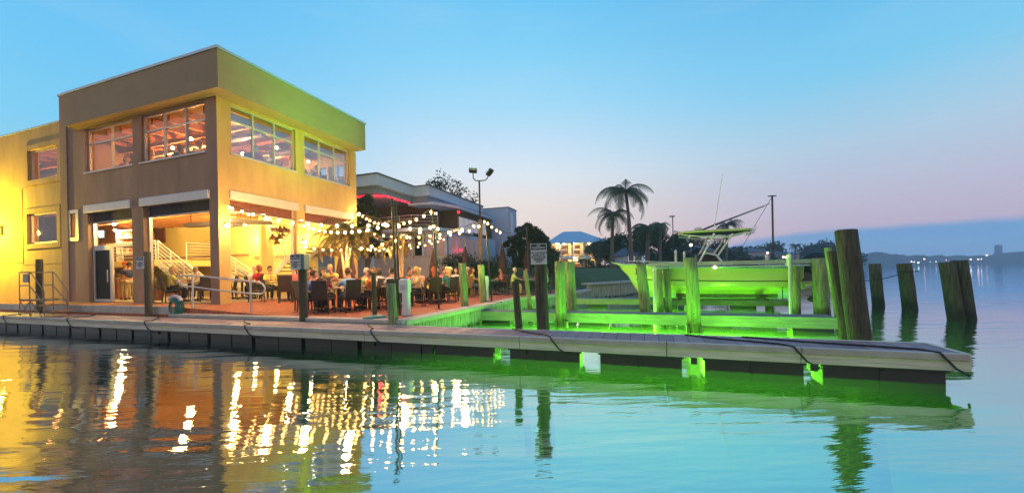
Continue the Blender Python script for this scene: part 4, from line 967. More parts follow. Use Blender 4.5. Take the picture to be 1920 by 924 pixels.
# caged lamps on the terrace columns
for (x, y, z, lab) in ((XC+.12, 9.12, 3.48, 'round lit lamp bracketed on the corner column'), (XC+.12, 12.27, 3.12, 'round lit lamp bracketed on the middle column'), (XC+.14, 15.5, 4.75, 'round lit lamp high on the end column of the restaurant')):
    t = thing('bracket_lamp', lab, 'lamp', (x, y, z), 0, 'lamps on the terrace columns')
    m = M(); m.ball((.05, 0, 0), .075); m.build('globe', lampw, t); m = M(); m.tube([(-.12, 0, .1), (.05, 0, .13), (.05, 0, .07)], .018, 6); m.build('arm', dark_m, t)
    point((x+.22, y-.02, z), 90, (1, .66, .2), .07, parent=t)

# ---------------------------------------------------------------- chairs and tables
def make_chair(mt, label):
    t = thing('dining_chair', label, 'chair', (0, 0, -50))
    m = M(); m.box(-.23, -.22, .41, .23, .23, .47); m.build('seat', mt, t, bevel=.012)
    m = M(); m.add([(-.22, -.20, .44), (.22, -.20, .44), (.22, -.24, .44), (-.22, -.24, .44), (-.23, -.31, 1.0), (.23, -.31, 1.0), (.23, -.345, 1.0), (-.23, -.345, 1.0)], [(0, 1, 2, 3), (7, 6, 5, 4), (0, 4, 5, 1), (2, 6, 7, 3), (1, 5, 6, 2), (3, 7, 4, 0)]); m.build('backrest', mt, t, bevel=.01)
    for x, y in ((-.2, .19), (.2, .19), (-.2, -.19), (.2, -.19)):
        m = M(); m.tube([(x, y, .42), (x*1.06, y*1.12, 0)], [.024, .017], 6); m.build('leg', mt, t)
    return t
chair_proto = {}
def chair(x, y, z, rz, label, tan=False):
    k = tan
    grp = 'wicker dining chairs'
    if k not in chair_proto:
        c = make_chair(wicker_t if tan else wicker, label); c.location = (x, y, z); c.rotation_euler = (0, 0, rz); c['group'] = grp; chair_proto[k] = c; return c
    return dup(chair_proto[k], (x, y, z), rz, label, grp)
table_proto = None
cloth = mat('table_top', (.30, .22, .16), .35, .15)
def table(x, y, z, label, r=.55):
    global table_proto
    if table_proto is None:
        t = thing('dining_table', label, 'table', (x, y, z), 0, 'round dining tables')
        m = M(); m.lathe([(.53, .71), (.55, .72), (.55, .745), (.53, .75)], n=28); m.build('table_top', cloth, t)
        m = M(); m.tube([(0, 0, .03), (0, 0, .71)], .045, 10); m.build('pedestal', dark_m, t)
        for k in range(4):
            a = k*math.pi/2+.4; m = M(); m.tube([(0, 0, .09), (.32*math.cos(a), .32*math.sin(a), .02)], [.03, .02], 6); m.build('foot', dark_m, t)
        table_proto = t; t.scale = (r/.55, r/.55, 1); return t
    t = dup(table_proto, (x, y, z), 0, label, 'round dining tables'); t.scale = (r/.55, r/.55, 1); return t
cup_protos = {}
glassy = glass('drinking_glass', (.9, .88, .85), .25); plate_m = mat('white_plate', (.8, .78, .72), .25, .03); candle_m = mat('candle_glow', (1, .6, .2), .4, 0, emit=12, ec=(1, .5, .15)); red_m = mat('red_tin', (.55, .03, .02), .4, .1)
def tableware(kind, x, y, z, label):
    if kind in cup_protos: return dup(cup_protos[kind], (x, y, z), rng.uniform(0, 6), label, 'tableware on the dining tables')
    if kind == 'wine_glass':
        t = thing(kind, label, 'glass', (x, y, z), 0, 'tableware on the dining tables'); m = M(); m.lathe([(.035, 0), (.035, .005), (.006, .01), (.006, .08), (.03, .10), (.036, .14), (.03, .18)], n=10); m.build('bowl', glassy, t)
    elif kind == 'plate':
        t = thing(kind, label, 'plate', (x, y, z), 0, 'tableware on the dining tables'); m = M(); m.lathe([(.07, 0), (.13, .012), (.135, .016), (.07, .008)], n=16); m.build('dish', plate_m, t)
    elif kind == 'candle':
        t = thing(kind, label, 'candle', (x, y, z), 0, 'tableware on the dining tables'); m = M(); m.lathe([(.03, 0), (.035, .07)], n=10); m.build('holder', glassy, t); m = M(); m.lathe([(.02, 0), (.02, .045)], n=8); m.build('flame_cup', candle_m, t)
    else:
        t = thing(kind, label, 'bottle', (x, y, z), 0, 'tableware on the dining tables'); m = M(); m.lathe([(.03, 0), (.03, .12), (.012, .16), (.012, .19)], n=10); m.build('bottle_body', red_m, t)
    cup_protos[kind] = t; return t

# ---------------------------------------------------------------- people
def skin_mesh(verts, edges, root=0, sub=1):
    me = bpy.data.meshes.new('tmp'); me.from_pydata([v[:3] for v in verts], edges, []); o = bpy.data.objects.new('tmp', me); col.objects.link(o)
    md = o.modifiers.new('s', 'SKIN'); md.use_smooth_shade = True; sm_ = o.modifiers.new('u', 'SUBSURF'); sm_.levels = sub; sm_.render_levels = sub
    sv = me.skin_vertices[0].data
    for i, v in enumerate(verts):
        r = v[3]; sv[i].radius = (r, r) if not isinstance(r, tuple) else r; sv[i].use_root = (i == root)
    bpy.context.view_layer.update()
    out = bpy.data.meshes.new_from_object(o.evaluated_get(bpy.context.evaluated_depsgraph_get())); bpy.data.objects.remove(o)
    vs = [v.co.copy() for v in out.vertices]; fs = [tuple(p.vertices) for p in out.polygons]; bpy.data.meshes.remove(out); return vs, fs
def head_parts(hc, fwd_tilt=0.0):
    'returns the head shell, the dark eyes and the mouth; the head looks along +y'
    def sph(c, sx, sy, sz, n=12, k=9):
        a = M(); a.ball((0, 0, 0), 1, n, k); return [Vector((c[0]+v[0]*sx, c[1]+v[1]*sy, c[2]+v[2]*sz)) for v in a.v], a.f
    return sph
POSE = {}
def make_pose(name):
    P_ = dict(
     sit_lean=dict(sit=1, ch=.10, hands=((-.13, .44, .80), (.14, .42, .80)), elb=((-.25, .22, .82), (.25, .2, .82)), head=(0, .16, 1.24)),
     sit_up=dict(sit=1, ch=.0, hands=((-.16, .36, .78), (.10, .38, .84)), elb=((-.24, .08, .80), (.24, .1, .82)), head=(0, .04, 1.27)),
     sit_raise=dict(sit=1, ch=.04, hands=((-.10, .30, 1.12), (.16, .38, .79)), elb=((-.24, .22, .86), (.25, .12, .82)), head=(.02, .08, 1.26)),
     sit_low=dict(sit=1, ch=.14, hands=((-.2, .40, .79), (.05, .44, .80)), elb=((-.25, .2, .80), (.22, .24, .80)), head=(-.02, .22, 1.19)),
     stand=dict(sit=0, ch=.03, hands=((-.14, .30, 1.10), (.12, .32, 1.08)), elb=((-.26, .04, 1.10), (.26, .06, 1.10)), head=(0, .06, 1.56)),
     stand_lean=dict(sit=0, ch=.22, hands=((-.10, .55, .98), (.16, .58, .95)), elb=((-.24, .34, 1.06), (.25, .36, 1.04)), head=(0, .40, 1.42)))
    p = P_[name]; c = p['ch']; S = p['sit']
    pz = .53 if S else .92; tz = p['head'][2]
    nk = (p['head'][0]*.6, p['head'][1]*.75, tz-.17)
    V = []; E_ = []
    def av(x, y, z, r, par=None):
        V.append((x, y, z, r)); 
        if par is not None: E_.append((par, len(V)-1))
        return len(V)-1
    pel = av(0, -.02, pz, (.15, .12)); wa = av(0, c*.3-.02, pz+.20, (.125, .10), pel); cst = av(0, c*.8-.01, nk[2]-.20, (.155, .11), wa); nb = av(nk[0], nk[1]-.01, nk[2]-.07, (.09, .075), cst); n2 = av(*nk, .055, nb)
    hd0 = av(p['head'][0], p['head'][1]-.01, tz-.10, .06, n2); 
    torso_n = len(V); arms = []
    for s_, hnd, el in ((-1, p['hands'][0], p['elb'][0]), (1, p['hands'][1], p['elb'][1])):
        sh = av(s_*.175, cst and nk[1]*.8, nk[2]-.11, .065, cst); e_ = av(*el, .045, sh); w_ = av(hnd[0], hnd[1]-.05, hnd[2], .028, e_); pm = av(hnd[0], hnd[1]+.02, hnd[2], (.036, .022), w_); arms.append((sh, e_, w_, pm))
    legs = []
    for s_ in (-1, 1):
        if S: pts = [(s_*.10, .04, pz-.02, .085), (s_*.13, .42, .50, .062), (s_*.13, .40, .26, .052), (s_*.13, .38, .09, .036), (s_*.14, .50, .045, .035)]
        else: pts = [(s_*.10, -.01, pz-.10, .09), (s_*.11, .02, .50, .062), (s_*.12, -.02, .28, .052), (s_*.12, -.03, .09, .038), (s_*.13, .12, .045, .035)]
        q = pel; L_ = []
        for a in pts: q = av(*a, q); L_.append(q)
        legs.append(L_)
    vs, fs = skin_mesh(V, E_)
    body = M(); body.add(vs, fs, True)
    # fingers and thumbs, each its own bent chain rooted in the palm
    for (sh, e_, w_, pm), s_ in zip(arms, (-1, 1)):
        h = Vector(V[pm][:3])
        for k, ln_ in enumerate((.062, .072, .068, .052)):
            x = (k-1.5)*.018
            body.tube([h+Vector((x, .02, 0)), h+Vector((x*1.15, .045+ln_*.35, .004)), h+Vector((x*1.2, .05+ln_*.75, -.018))], [.0095, .0088, .007], 6)
        body.tube([h+Vector((-s_*.03, -.01, 0)), h+Vector((-s_*.05, .025, -.004)), h+Vector((-s_*.045, .05, -.012))], [.011, .0095, .008], 6)
    hx, hy, hz = p['head']
    body.ball((hx, hy, hz), .098, 16, 12, sz=1.22, sx=.84, sy=1.0)
    body.ball((hx, hy+.045, hz-.065), .052, 12, 8, sz=.9)                    # jaw
    body.add([(hx-.014, hy+.092, hz-.03), (hx+.014, hy+.092, hz-.03), (hx, hy+.122, hz-.026), (hx, hy+.092, hz+.022)], [(0, 1, 2), (1, 3, 2), (3, 0, 2), (0, 3, 1)])
    for s_ in (-1, 1): body.ball((hx+s_*.086, hy-.005, hz-.005), .024, 8, 6, sx=.4, sz=1.25)
    body.m = 1
    for s_ in (-1, 1): body.ball((hx+s_*.032, hy+.083, hz+.008), .012, 8, 6, sz=.6)
    body.m = 2; body.ball((hx, hy+.089, hz-.058), .016, 8, 6, sx=1.4, sz=.35, sy=.5)
    # shirt: thicker torso and upper arms from the same skeleton
    SV = []; SE = []
    def sv(i, g, par=None, mix=None):
        v = V[i]; r = v[3]; r = tuple(a+g for a in r) if isinstance(r, tuple) else r+g; x = v[:3]
        if mix: x = tuple(Vector(V[mix[0]][:3]).lerp(Vector(V[mix[1]][:3]), mix[2]))
        SV.append((*x, r));
        if par is not None: SE.append((par, len(SV)-1))
        return len(SV)-1
    a0 = sv(pel, .012); a1 = sv(wa, .016, a0); a2 = sv(cst, .016, a1); a3 = sv(nb, .012, a2)
    for (sh, e_, w_, pm) in arms: b0 = sv(sh, .016, a2); b1 = sv(e_, .014, b0, (sh, e_, .92))
    shirt = skin_mesh(SV, SE)
    SV = []; SE = []
    a0 = sv(pel, .02)
    for L_ in legs:
        q = a0
        for k, i in enumerate(L_[:4]): q = sv(i, .014 if k < 3 else .016, q, None if k < 3 else (L_[2], L_[3], .85))
    trou = skin_mesh(SV, SE)
    shoe = []
    for L_ in legs:
        shoe.append(M())
        a, b = Vector(V[L_[3]][:3]), Vector(V[L_[4]][:3]); shoe[-1].tube([a+Vector((0, -.06, -.045)), a+Vector((0, 0, -.035)), b+Vector((0, 0, -.005)), b+Vector((0, .05, -.012))], [.03, .045, .042, .025], 8)
    POSE[name] = dict(body=body, shirt=shirt, trou=trou, shoe=shoe, head=Vector(p['head']))
def hair_mesh(kind, h):
    m = M(); x, y, z = h
    a = M(); a.ball((0, 0, 0), 1, 16, 12)
    vs = []
    for v in a.v:
        vx, vy, vz = v; r = 1.10
        if vy > .25 and vz < .42: r = .80                              # keeps the face open
        if kind in ('short', 'crop') and vz < -.35: r = .8
        vs.append(Vector((x+vx*.098*.86*r, y-.008+vy*.100*r, z+.008+vz*.098*1.22*r)))
    m.add(vs, a.f, True)
    if kind == 'long': m.tube([(x, y-.05, z+.04), (x, y-.085, z-.08), (x, y-.10, z-.20), (x, y-.11, z-.33)], [.08, .088, .08, .04], 10)
    if kind == 'bob': m.tube([(x, y-.04, z+.05), (x, y-.05, z-.06), (x, y-.05, z-.15)], [.09, .098, .07], 12)
    if kind == 'bun': m.ball((x, y-.10, z+.09), .045)
    return m
MESHC = {}
skin_a = mat('skin_tan', (.50, .26, .16), .55, .06); skin_b = mat('skin_fair', (.62, .36, .25), .55, .06); eye_m = mat('eye_dark', (.02, .015, .01), .3, 0); lip_m = mat('lip', (.35, .10, .08), .5, 0)
HAIRC = dict(brown=mat('hair_brown', (.09, .035, .015), .6, .3, 20), dark=mat('hair_dark', (.02, .012, .01), .6, .3, 20), blond=mat('hair_blond', (.55, .33, .12), .6, .3, 20), grey=mat('hair_grey', (.50, .45, .40), .6, .2, 20), red=mat('hair_red', (.30, .06, .02), .6, .3, 20))
SH = {}
def cloth_m(name, c):
    if name not in SH: SH[name] = mat(name+'_cloth', c, .85, .12, 9)
    return SH[name]
CL = dict(white=(.72, .72, .74), blue=(.06, .14, .48), skyblue=(.30, .55, .80), orange=(.75, .20, .04), pink=(.70, .16, .20), red=(.55, .03, .03), black=(.02, .02, .025), grey=(.16, .19, .19), yellow=(.75, .66, .12), green=(.38, .52, .18), cream=(.70, .58, .40), navy=(.03, .05, .14), maroon=(.25, .03, .04), khaki=(.48, .38, .22), denim=(.07, .11, .20), teal=(.06, .25, .25), peach=(.75, .38, .25))
def mesh_once(key, fn):
    if key not in MESHC: MESHC[key] = fn()
    return MESHC[key]
def part_from(key, parent, name, maker, mats):
    if key not in MESHC:
        o = maker(); MESHC[key] = o.data
        for i, m_ in enumerate(mats): o.material_slots[i].link = 'OBJECT'; o.material_slots[i].material = m_
        o.parent = parent; return o
    o = bpy.data.objects.new(name, MESHC[key]); col.objects.link(o); o.parent = parent
    for i, m_ in enumerate(mats): o.material_slots[i].link = 'OBJECT'; o.material_slots[i].material = m_
    return o
def person(x, y, z, rz, pose, shirt, hair, hstyle, label, trousers='black', scale=1., skin='a', hat=None, group=None):
    if pose not in POSE: make_pose(pose)
    d = POSE[pose]
    t = thing('person', label, 'person', (x, y, z), rz, group); t.scale = (scale,)*3
    sk = skin_a if skin == 'a' else skin_b
    b = part_from((pose, 'b'), t, 'body', lambda: d['body'].build('body', [sk, eye_m, lip_m]), [sk, eye_m, lip_m])
    def mk(vf, nm):
        def f():
            m = M(); m.add(vf[0], vf[1], True); return m.build(nm, white)
        return f
    part_from((pose, 's'), t, 'shirt', mk(d['shirt'], 'shirt'), [cloth_m(shirt, CL[shirt])])
    part_from((pose, 't'), t, 'trousers', mk(d['trou'], 'trousers'), [cloth_m(trousers, CL[trousers])])
    for k_ in (0, 1): part_from((pose, 'o', k_), t, 'shoe', lambda: d['shoe'][k_].build('shoe', black_p), [black_p])
    part_from((pose, hstyle), t, 'hair', lambda: hair_mesh(hstyle, d['head']).build('hair', HAIRC[hair]), [HAIRC[hair]])
    if hat:
        h = d['head']; m = M(); m.lathe([(.17, 0), (.165, .015), (.10, .02), (.095, .10), (.06, .115)], (h.x, h.y-.01, h.z+.06), 16)
        if hat == 'cap': m = M(); m.lathe([(.105, 0), (.10, .05), (.05, .09)], (h.x, h.y, h.z+.05), 14); m.box(h.x-.06, h.y+.08, h.z+.05, h.x+.06, h.y+.17, h.z+.062)
        m.build('hat', cloth_m('cream' if hat == 'straw' else 'red', CL['cream' if hat == 'straw' else 'red']), t)
    return t
# each table: centre, floor height, radius, label, then seats (angle in degrees from the camera side, clockwise seen from above)
CAMD = lambda x, y: math.atan2(-y, -x)
def seatset(cx, cy_, z, r, tlabel, seats, ware, tlabel_short):
    if tlabel: table(cx, cy_, z, tlabel, r)
    for s_ in seats:
        ang = CAMD(cx, cy_)+R_(s_[0]); rr = r+s_[1]; x = cx+rr*math.cos(ang); y = cy_+rr*math.sin(ang); rz = math.atan2(cy_-y, cx-x)-math.pi/2
        tan = s_[2]
        if s_[3] is None: chair(x, y, z, rz, s_[4], tan); continue
        kw = s_[3]; desc = kw['label']
        sc_ = kw.get('scale', 1)
        person(x, y, z-(0 if sc_ == 1 else 0)+(0.53*(1-sc_) if sc_ < 1 else 0), rz, kw['pose'], kw['shirt'], kw['hair'], kw['style'], desc, kw.get('tr', 'black'), sc_, kw.get('skin', 'a'), kw.get('hat'))
        if not kw['pose'].startswith('stand'): chair(x-.0*math.cos(rz), y, z, rz, ('tan' if tan else 'dark')+' wicker chair under the '+kw['who'], tan)
    for i, (k, dx, dy, lab) in enumerate(ware): tableware(k, cx+dx, cy_+dy, z+.751, lab)
def D(who, place, pose, shirt, hair, style, **k):
    return dict(who=who, label=(who+' '+place), pose=pose, shirt=shirt, hair=hair, style=style, **k)
F_ = False; T_ = True
seatset(-9.35, 9.75, TZ, .60, 'round table nearest the boxed notice with eight diners crowded round it', [
 (20, .32, F_, D('man in a sky blue shirt', 'with his back to the water at the nearest table', 'sit_lean', 'skyblue', 'brown', 'crop', tr='denim')),
 (-25, .32, F_, D('small child with light hair', 'showing over a dark chair back at the nearest table', 'sit_up', 'maroon', 'blond', 'short', scale=.80)),
 (68, .42, F_, D('child in an orange shirt', 'sitting side on at the left of the nearest table', 'sit_up', 'orange', 'brown', 'short', scale=.88)),
 (-66, .36, F_, D('man in a royal blue shirt', 'leaning in from the right of the nearest table', 'sit_low', 'blue', 'brown', 'crop')),
 (105, .55, F_, D('person in a pale blue top', 'behind the child in orange', 'sit_up', 'white', 'brown', 'short')),
 (158, .35, F_, D('long haired woman in maroon', 'facing the water across the nearest table', 'sit_up', 'maroon', 'brown', 'long')),
 (-150, .36, F_, D('woman in a black top', 'at the far right of the nearest table', 'sit_up', 'black', 'dark', 'bob')),
 (-108, .45, F_, D('man in a dark red shirt', 'beside the man in royal blue', 'sit_raise', 'red', 'brown', 'crop')),
], [('plate', .1, -.2, 'white plate at the near side of the nearest table'), ('plate', -.3, .1, 'white plate at the left of the nearest table'), ('wine_glass', .05, .1, 'wine glass in the middle of the nearest table'), ('wine_glass', -.1, -.15, 'wine glass before the man in sky blue'), ('ketchup_bottle', .2, .2, 'red bottle on the nearest table')], 'nearest')
person(-11.0, 11.3, TZ, R_(-160), 'stand_lean', 'yellow', 'blond', 'bun', 'server in a yellow shirt leaning over between two tables', 'khaki')
seatset(-8.2, 10.9, TZ, .55, 'round table behind the thin green post with white shirted man', [
 (5, .34, F_, D('man in a white shirt', 'with his back to the water behind the green post', 'sit_lean', 'white', 'dark', 'crop', skin='a')),
 (95, .36, F_, D('blond woman in peach', 'at the left of the white shirted man', 'sit_up', 'peach', 'blond', 'bob')),
 (175, .34, F_, D('woman in a red top', 'across from the white shirted man', 'sit_up', 'red', 'blond', 'short', skin='b')),
 (-85, .36, F_, D('man in a green striped shirt', 'right of the white shirted man beside the pole', 'sit_lean', 'green', 'grey', 'crop', tr='khaki')),
], [('plate', .1, -.2, 'white plate before the white shirted man'), ('wine_glass', -.1, .1, 'wine glass across from the white shirted man'), ('candle', 0, 0, 'glowing candle on the table behind the green post')], '')
seatset(-10.6, 12.8, TZ, .55, 'round table between the blue shirted man and the thin green post', [
 (20, .36, F_, D('dark haired woman in a white blouse', 'facing right of the royal blue man', 'sit_up', 'white', 'dark', 'bob', skin='b')),
 (110, .36, F_, D('man in cream', 'half hidden behind the royal blue man', 'sit_up', 'cream', 'dark', 'crop')),
 (190, .36, F_, D('blond woman in orange', 'far side, behind the thin green post', 'sit_raise', 'orange', 'blond', 'bob')),
 (-80, .36, F_, D('man in a peach shirt', 'left of the green post at the second row', 'sit_up', 'peach', 'grey', 'crop')),
], [('wine_glass', .1, 0, 'wine glass on the second row table'), ('plate', -.2, .1, 'white plate on the second row table')], '')
seatset(-8.05, 13.2, TZ, .55, 'round table right behind the white power pedestal', [
 (50, .34, F_, D('blond haired woman in teal', 'with long hair and back turned beside the pedestal', 'sit_up', 'teal', 'blond', 'long')),
 (10, .36, F_, D('auburn haired woman in black', 'back turned between the pedestal and the grey man', 'sit_up', 'black', 'red', 'long')),
 (-48, .40, F_, D('man in a dark grey shirt', 'leaning in right of the pedestal', 'sit_low', 'grey', 'brown', 'short', tr='denim')),
 (110, .36, F_, D('person in a white top', 'left of the pedestal beyond the pole', 'sit_up', 'white', 'grey', 'short')),
 (160, .36, F_, D('woman in bright pink', 'beyond the long haired women', 'sit_up', 'pink', 'brown', 'bun')),
 (-150, .36, F_, D('bald man in a peach shirt', 'facing the water beyond the grey shirted man', 'sit_up', 'peach', 'grey', 'crop', skin='b')),
 (-110, .36, F_, D('dark haired man in orange', 'at the far right of the pedestal table', 'sit_raise', 'orange', 'dark', 'crop')),
], [('wine_glass', .1, 0, 'wine glass on the pedestal table'), ('plate', -.1, -.2, 'white plate on the pedestal table'), ('candle', .1, .2, 'glowing candle on the pedestal table')], '')
seatset(-8.5, 16.6, TZ, .55, 'round table with tan chairs near the hatted man', [
 (20, .38, T_, None, 'empty tan wicker chair nearer the water at the hatted man\'s table'),
 (-20, .40, T_, None, 'empty tan wicker chair right of its twin at the hatted man\'s table'),
 (150, .36, T_, D('man in a pale straw hat', 'facing the water between the light poles', 'sit_up', 'black', 'dark', 'short', hat='straw')),
 (-170, .36, T_, D('woman in white', 'beside the man in the straw hat', 'sit_up', 'white', 'brown', 'bob', skin='b')),
 (-120, .36, T_, D('man in a red shirt', 'left of the green pile pair', 'sit_raise', 'red', 'dark', 'crop')),
], [('plate', .1, -.1, 'white plate on the hatted man\'s table'), ('wine_glass', -.1, .1, 'wine glass on the hatted man\'s table')], '')
seatset(-7.3, 17.5, TZ, .5, 'round table half hidden by the pair of green piles', [
 (120, .36, F_, D('man in a maroon shirt', 'seen between the two tall green piles', 'sit_lean', 'maroon', 'dark', 'crop')),
 (-100, .36, F_, D('woman in a yellow top', 'just right of the pair of green piles', 'sit_up', 'yellow', 'brown', 'long', tr='denim')),
], [('plate', 0, 0, 'white plate between the green piles')], '')
seatset(-5.35, 18.0, TZ, .45, 'small round table by the sea wall near the closed white parasol', [
 (85, .40, F_, D('red haired woman in a white top', 'sitting alone side of the sea wall table', 'sit_up', 'white', 'red', 'long', skin='b')),
 (-80, .40, F_, D('man in a pale green top and shorts', 'by the tall notice pile', 'sit_lean', 'green', 'grey', 'crop', tr='khaki')),
], [('wine_glass', 0, 0, 'wine glass on the sea wall table')], '')
seatset(-6.1, 21.0, TZ, .5, 'round table far back by the lawn edge', [
 (30, .36, F_, D('woman in a red jacket', 'far back right of the tall notice pile', 'sit_up', 'red', 'brown', 'bob')),
 (200, .36, F_, D('person in navy', 'far back by the lawn edge', 'sit_up', 'navy', 'dark', 'short')),
], [], '')
seatset(-13.0, 11.0, .73, .55, 'round table at the terrace opening right of the corner column', [
 (95, .42, F_, D('man in a pink shirt', 'leaning forward behind the looped handrail', 'sit_low', 'pink', 'brown', 'crop', tr='white')),
 (-5, .36, F_, None, 'empty dark wicker chair with its back to the handrail end'),
 (-75, .50, F_, None, 'empty brown wicker chair turned side on right of the handrail'),
 (165, .36, F_, D('long haired woman in pink', 'across from the leaning man in pink', 'sit_up', 'pink', 'brown', 'long')),
 (-150, .75, F_, D('man in a yellow shirt', 'farther in by the potted plants', 'sit_up', 'yellow', 'dark', 'crop')),
], [('plate', .1, 0, 'white plate on the terrace opening table'), ('ketchup_bottle', -.2, .1, 'red bottle on the terrace opening table')], '')
seatset(-15.8, 11.2, FZ, .55, 'round table just right of the corner column inside', [
 (40, .36, F_, D('woman in red and white', 'partly behind the corner column', 'sit_up', 'red', 'red', 'bob')),
 (150, .36, F_, D('grey haired man in white', 'facing out right of the corner column', 'sit_up', 'white', 'grey', 'crop', skin='b')),
 (-120, .36, F_, D('grey haired woman in cream', 'beside the grey haired man in white', 'sit_up', 'cream', 'grey', 'bob', skin='b')),
 (-30, .36, F_, None, 'empty dark wicker chair at the inside table by the column'),
], [('candle', 0, 0, 'glowing candle on the inside table by the column')], '')
seatset(-16.9, 10.3, FZ, .55, 'round table in the opening left of the corner column', [
 (75, .36, F_, D('man in a pale green shirt', 'seated left of the corner column', 'sit_lean', 'green', 'dark', 'crop', tr='black')),
 (-170, .36, F_, D('bald man in cream', 'behind the man in pale green', 'sit_up', 'cream', 'grey', 'crop')),
 (-75, .36, F_, D('woman in pale yellow', 'against the corner column inside', 'sit_raise', 'yellow', 'blond', 'bob')),
 (10, .36, F_, None, 'empty dark wicker chair with its back to the handrail start'),
], [('plate', 0, 0, 'white plate in the opening left of the column'), ('wine_glass', .2, 0, 'wine glass in the opening left of the column')], '')
# staff standing in the left opening
person(-22.2, 10.45, FZ, R_(-115), 'stand', 'black', 'red', 'short', 'woman in black with a red cap standing in the left opening', 'khaki', hat='cap')
person(-21.45, 10.25, FZ, R_(75), 'stand', 'navy', 'dark', 'crop', 'man in navy shirt and khaki trousers by the left pillar', 'khaki')
person(-30.45, 13.1, 2.65, R_(190), 'stand', 'black', 'dark', 'crop', 'bartender in black seen behind the mezzanine rail')
person(-25.16, 13.0, 2.65, R_(170), 'stand', 'maroon', 'dark', 'long', 'dark haired woman standing at the mezzanine rail')
bs = thing('service_stand', 'waiter station with striped front beside the dark glass door', 'stand', (-23.7, 10.9, FZ))
m = M(); m.box(-.35, -.2, 0, .35, .2, .95); m.build('cabinet', brown_w, bs, bevel=.01); m = M(); m.box(-.38, -.23, .95, .38, .23, .99); m.build('counter', white, bs)
# upstairs diners near the glass
for i, (x, y, sh_, hr_, st_, lab) in enumerate([(-15.9, 9.75, 'white', 'blond', 'bob', 'blond upstairs diner at the front window nearest the corner'), (-17.1, 9.8, 'navy', 'brown', 'long', 'long haired upstairs diner behind the three pane front window'), (-18.9, 9.8, 'cream', 'grey', 'short', 'grey haired upstairs diner at the right of the two pane window'), (-19.7, 9.75, 'grey', 'grey', 'crop', 'upstairs diner in grey at the two pane front window'), (-20.8, 9.9, 'maroon', 'brown', 'bob', 'upstairs diner in maroon at the left of the two pane window'), (-14.5, 10.9, 'pink', 'blond', 'bob', 'upstairs diner in pink behind the near side window'), (-14.5, 11.6, 'skyblue', 'grey', 'crop', 'upstairs diner in light blue behind the near side window'), (-14.6, 13.1, 'grey', 'dark', 'crop', 'upstairs diner in grey behind the far side window'), (-14.55, 14.0, 'navy', 'brown', 'short', 'upstairs diner in navy behind the far side window'), (-24.6, 9.9, 'black', 'dark', 'crop', 'upstairs diner silhouette in the upper wing window')]):
    person(x, y, 5.55, R_(90 if i % 2 else -90) if i < 5 else R_(0 if i % 2 else 180), 'sit_up', sh_, hr_, st_, lab)
    chair(x, y, 5.55, R_(90 if i % 2 else -90) if i < 5 else R_(0 if i % 2 else 180), 'dark chair of the '+lab)

# ---------------------------------------------------------------- parasols
def parasol(x, y, z, h, mt, label, w_=.25, base=True):
    t = thing('closed_parasol', label, 'parasol', (x, y, z), rng.uniform(0, 1), 'folded parasols round the patio')
    n = 16; prof = [(.03, h), (.05, h-.12), (w_*.55, h-.5), (w_*.85, h-1.1), (w_, h-1.5), (w_*.8, h-1.75)]
    m = M(); vs = []
    for r, zz_ in prof:
        for k in range(n): a = 2*math.pi*k/n; q = r*(1.18 if k % 2 else .82); vs.append((q*math.cos(a), q*math.sin(a), zz_))
    m.add(vs, [(i*n+k, (i+1)*n+k, (i+1)*n+(k+1) % n, i*n+(k+1) % n) for i in range(len(prof)-1) for k in range(n)], True); m.build('canopy', mt, t)
    m = M(); m.tube([(0, 0, .05), (0, 0, h+.06)], .022, 8); m.build('pole', bark_l, t); m = M(); m.ball((0, 0, h+.09), .035); m.build('finial', white, t)
    m = M(); m.lathe([(.28, 0), (.28, .06), (.05, .09)]); m.build('base', dark_m, t)
mar = mat('maroon_parasol', (.07, .028, .035), .85, .25, 5)
parasol(-12.6, 13.6, TZ, 2.75, mar, 'large dark folded parasol right of the middle column', .36)
parasol(-10.7, 18.0, TZ, 2.5, mar, 'folded maroon parasol left of the nearest light pole')
parasol(-9.4, 19.2, TZ, 2.6, mar, 'folded maroon parasol beside the pale palm trunks')
parasol(-7.7, 20.6, TZ, 2.75, mar, 'folded maroon parasol between the second pole and the hedge')
parasol(-6.7, 22.3, TZ, 2.8, mar, 'folded maroon parasol right of the flood light mast')
parasol(-4.9, 18.6, TZ, 1.95, mat('cream_parasol', (.62, .58, .48), .85, .1, 5), 'folded cream parasol behind the tall notice pile', .16)
def planter(x, y, z, label, r=.28):
    t = thing('potted_plant', label, 'plant', (x, y, z), 0, 'potted plants of the restaurant'); m = M(); m.lathe([(r*.7, 0), (r, .4), (r*1.05, .42), (r*.9, .42)], n=14); m.build('pot', soil, t)
    rg = random.Random(int(x*31+y)); m = M()
    for i in range(150):
        a = rg.uniform(0, 6.28); h_ = rg.uniform(.45, 1.35); rr = rg.uniform(.05, .55)*(1.2-.3*h_); c = Vector((rr*math.cos(a), rr*math.sin(a), h_)); d = Vector((math.cos(a), math.sin(a), rg.uniform(-.5, .5))).normalized()*rg.uniform(.09, .17); s_ = Vector((-math.sin(a), math.cos(a), rg.uniform(-.3, .3)))*.035
        m.add([c, c+d*.5+s_, c+d, c+d*.5-s_], [(0, 1, 2, 3)])
    m.build('foliage', leaf_g, t); m = M()
    for i in range(7): a = i*.9; m.tube([(0, 0, .4), (.2*math.cos(a), .2*math.sin(a), 1.0)], .01, 5)
    m.build('stems', bark, t)
for x, y, lab in ((-19.5, 10.2, 'big leafy plant in a clay pot inside the second opening'), (-18.75, 10.5, 'lower leafy plant beside the second opening\'s pillar'), (-14.5, 14.2, 'leafy plant by the end of the terrace opening'), (-12.9, 15.9, 'leafy plant in a pot beyond the end column'), (-19.0, 12.6, 'potted plant under the stair')):
    planter(x, y, FZ if x < -14 else TZ, lab)
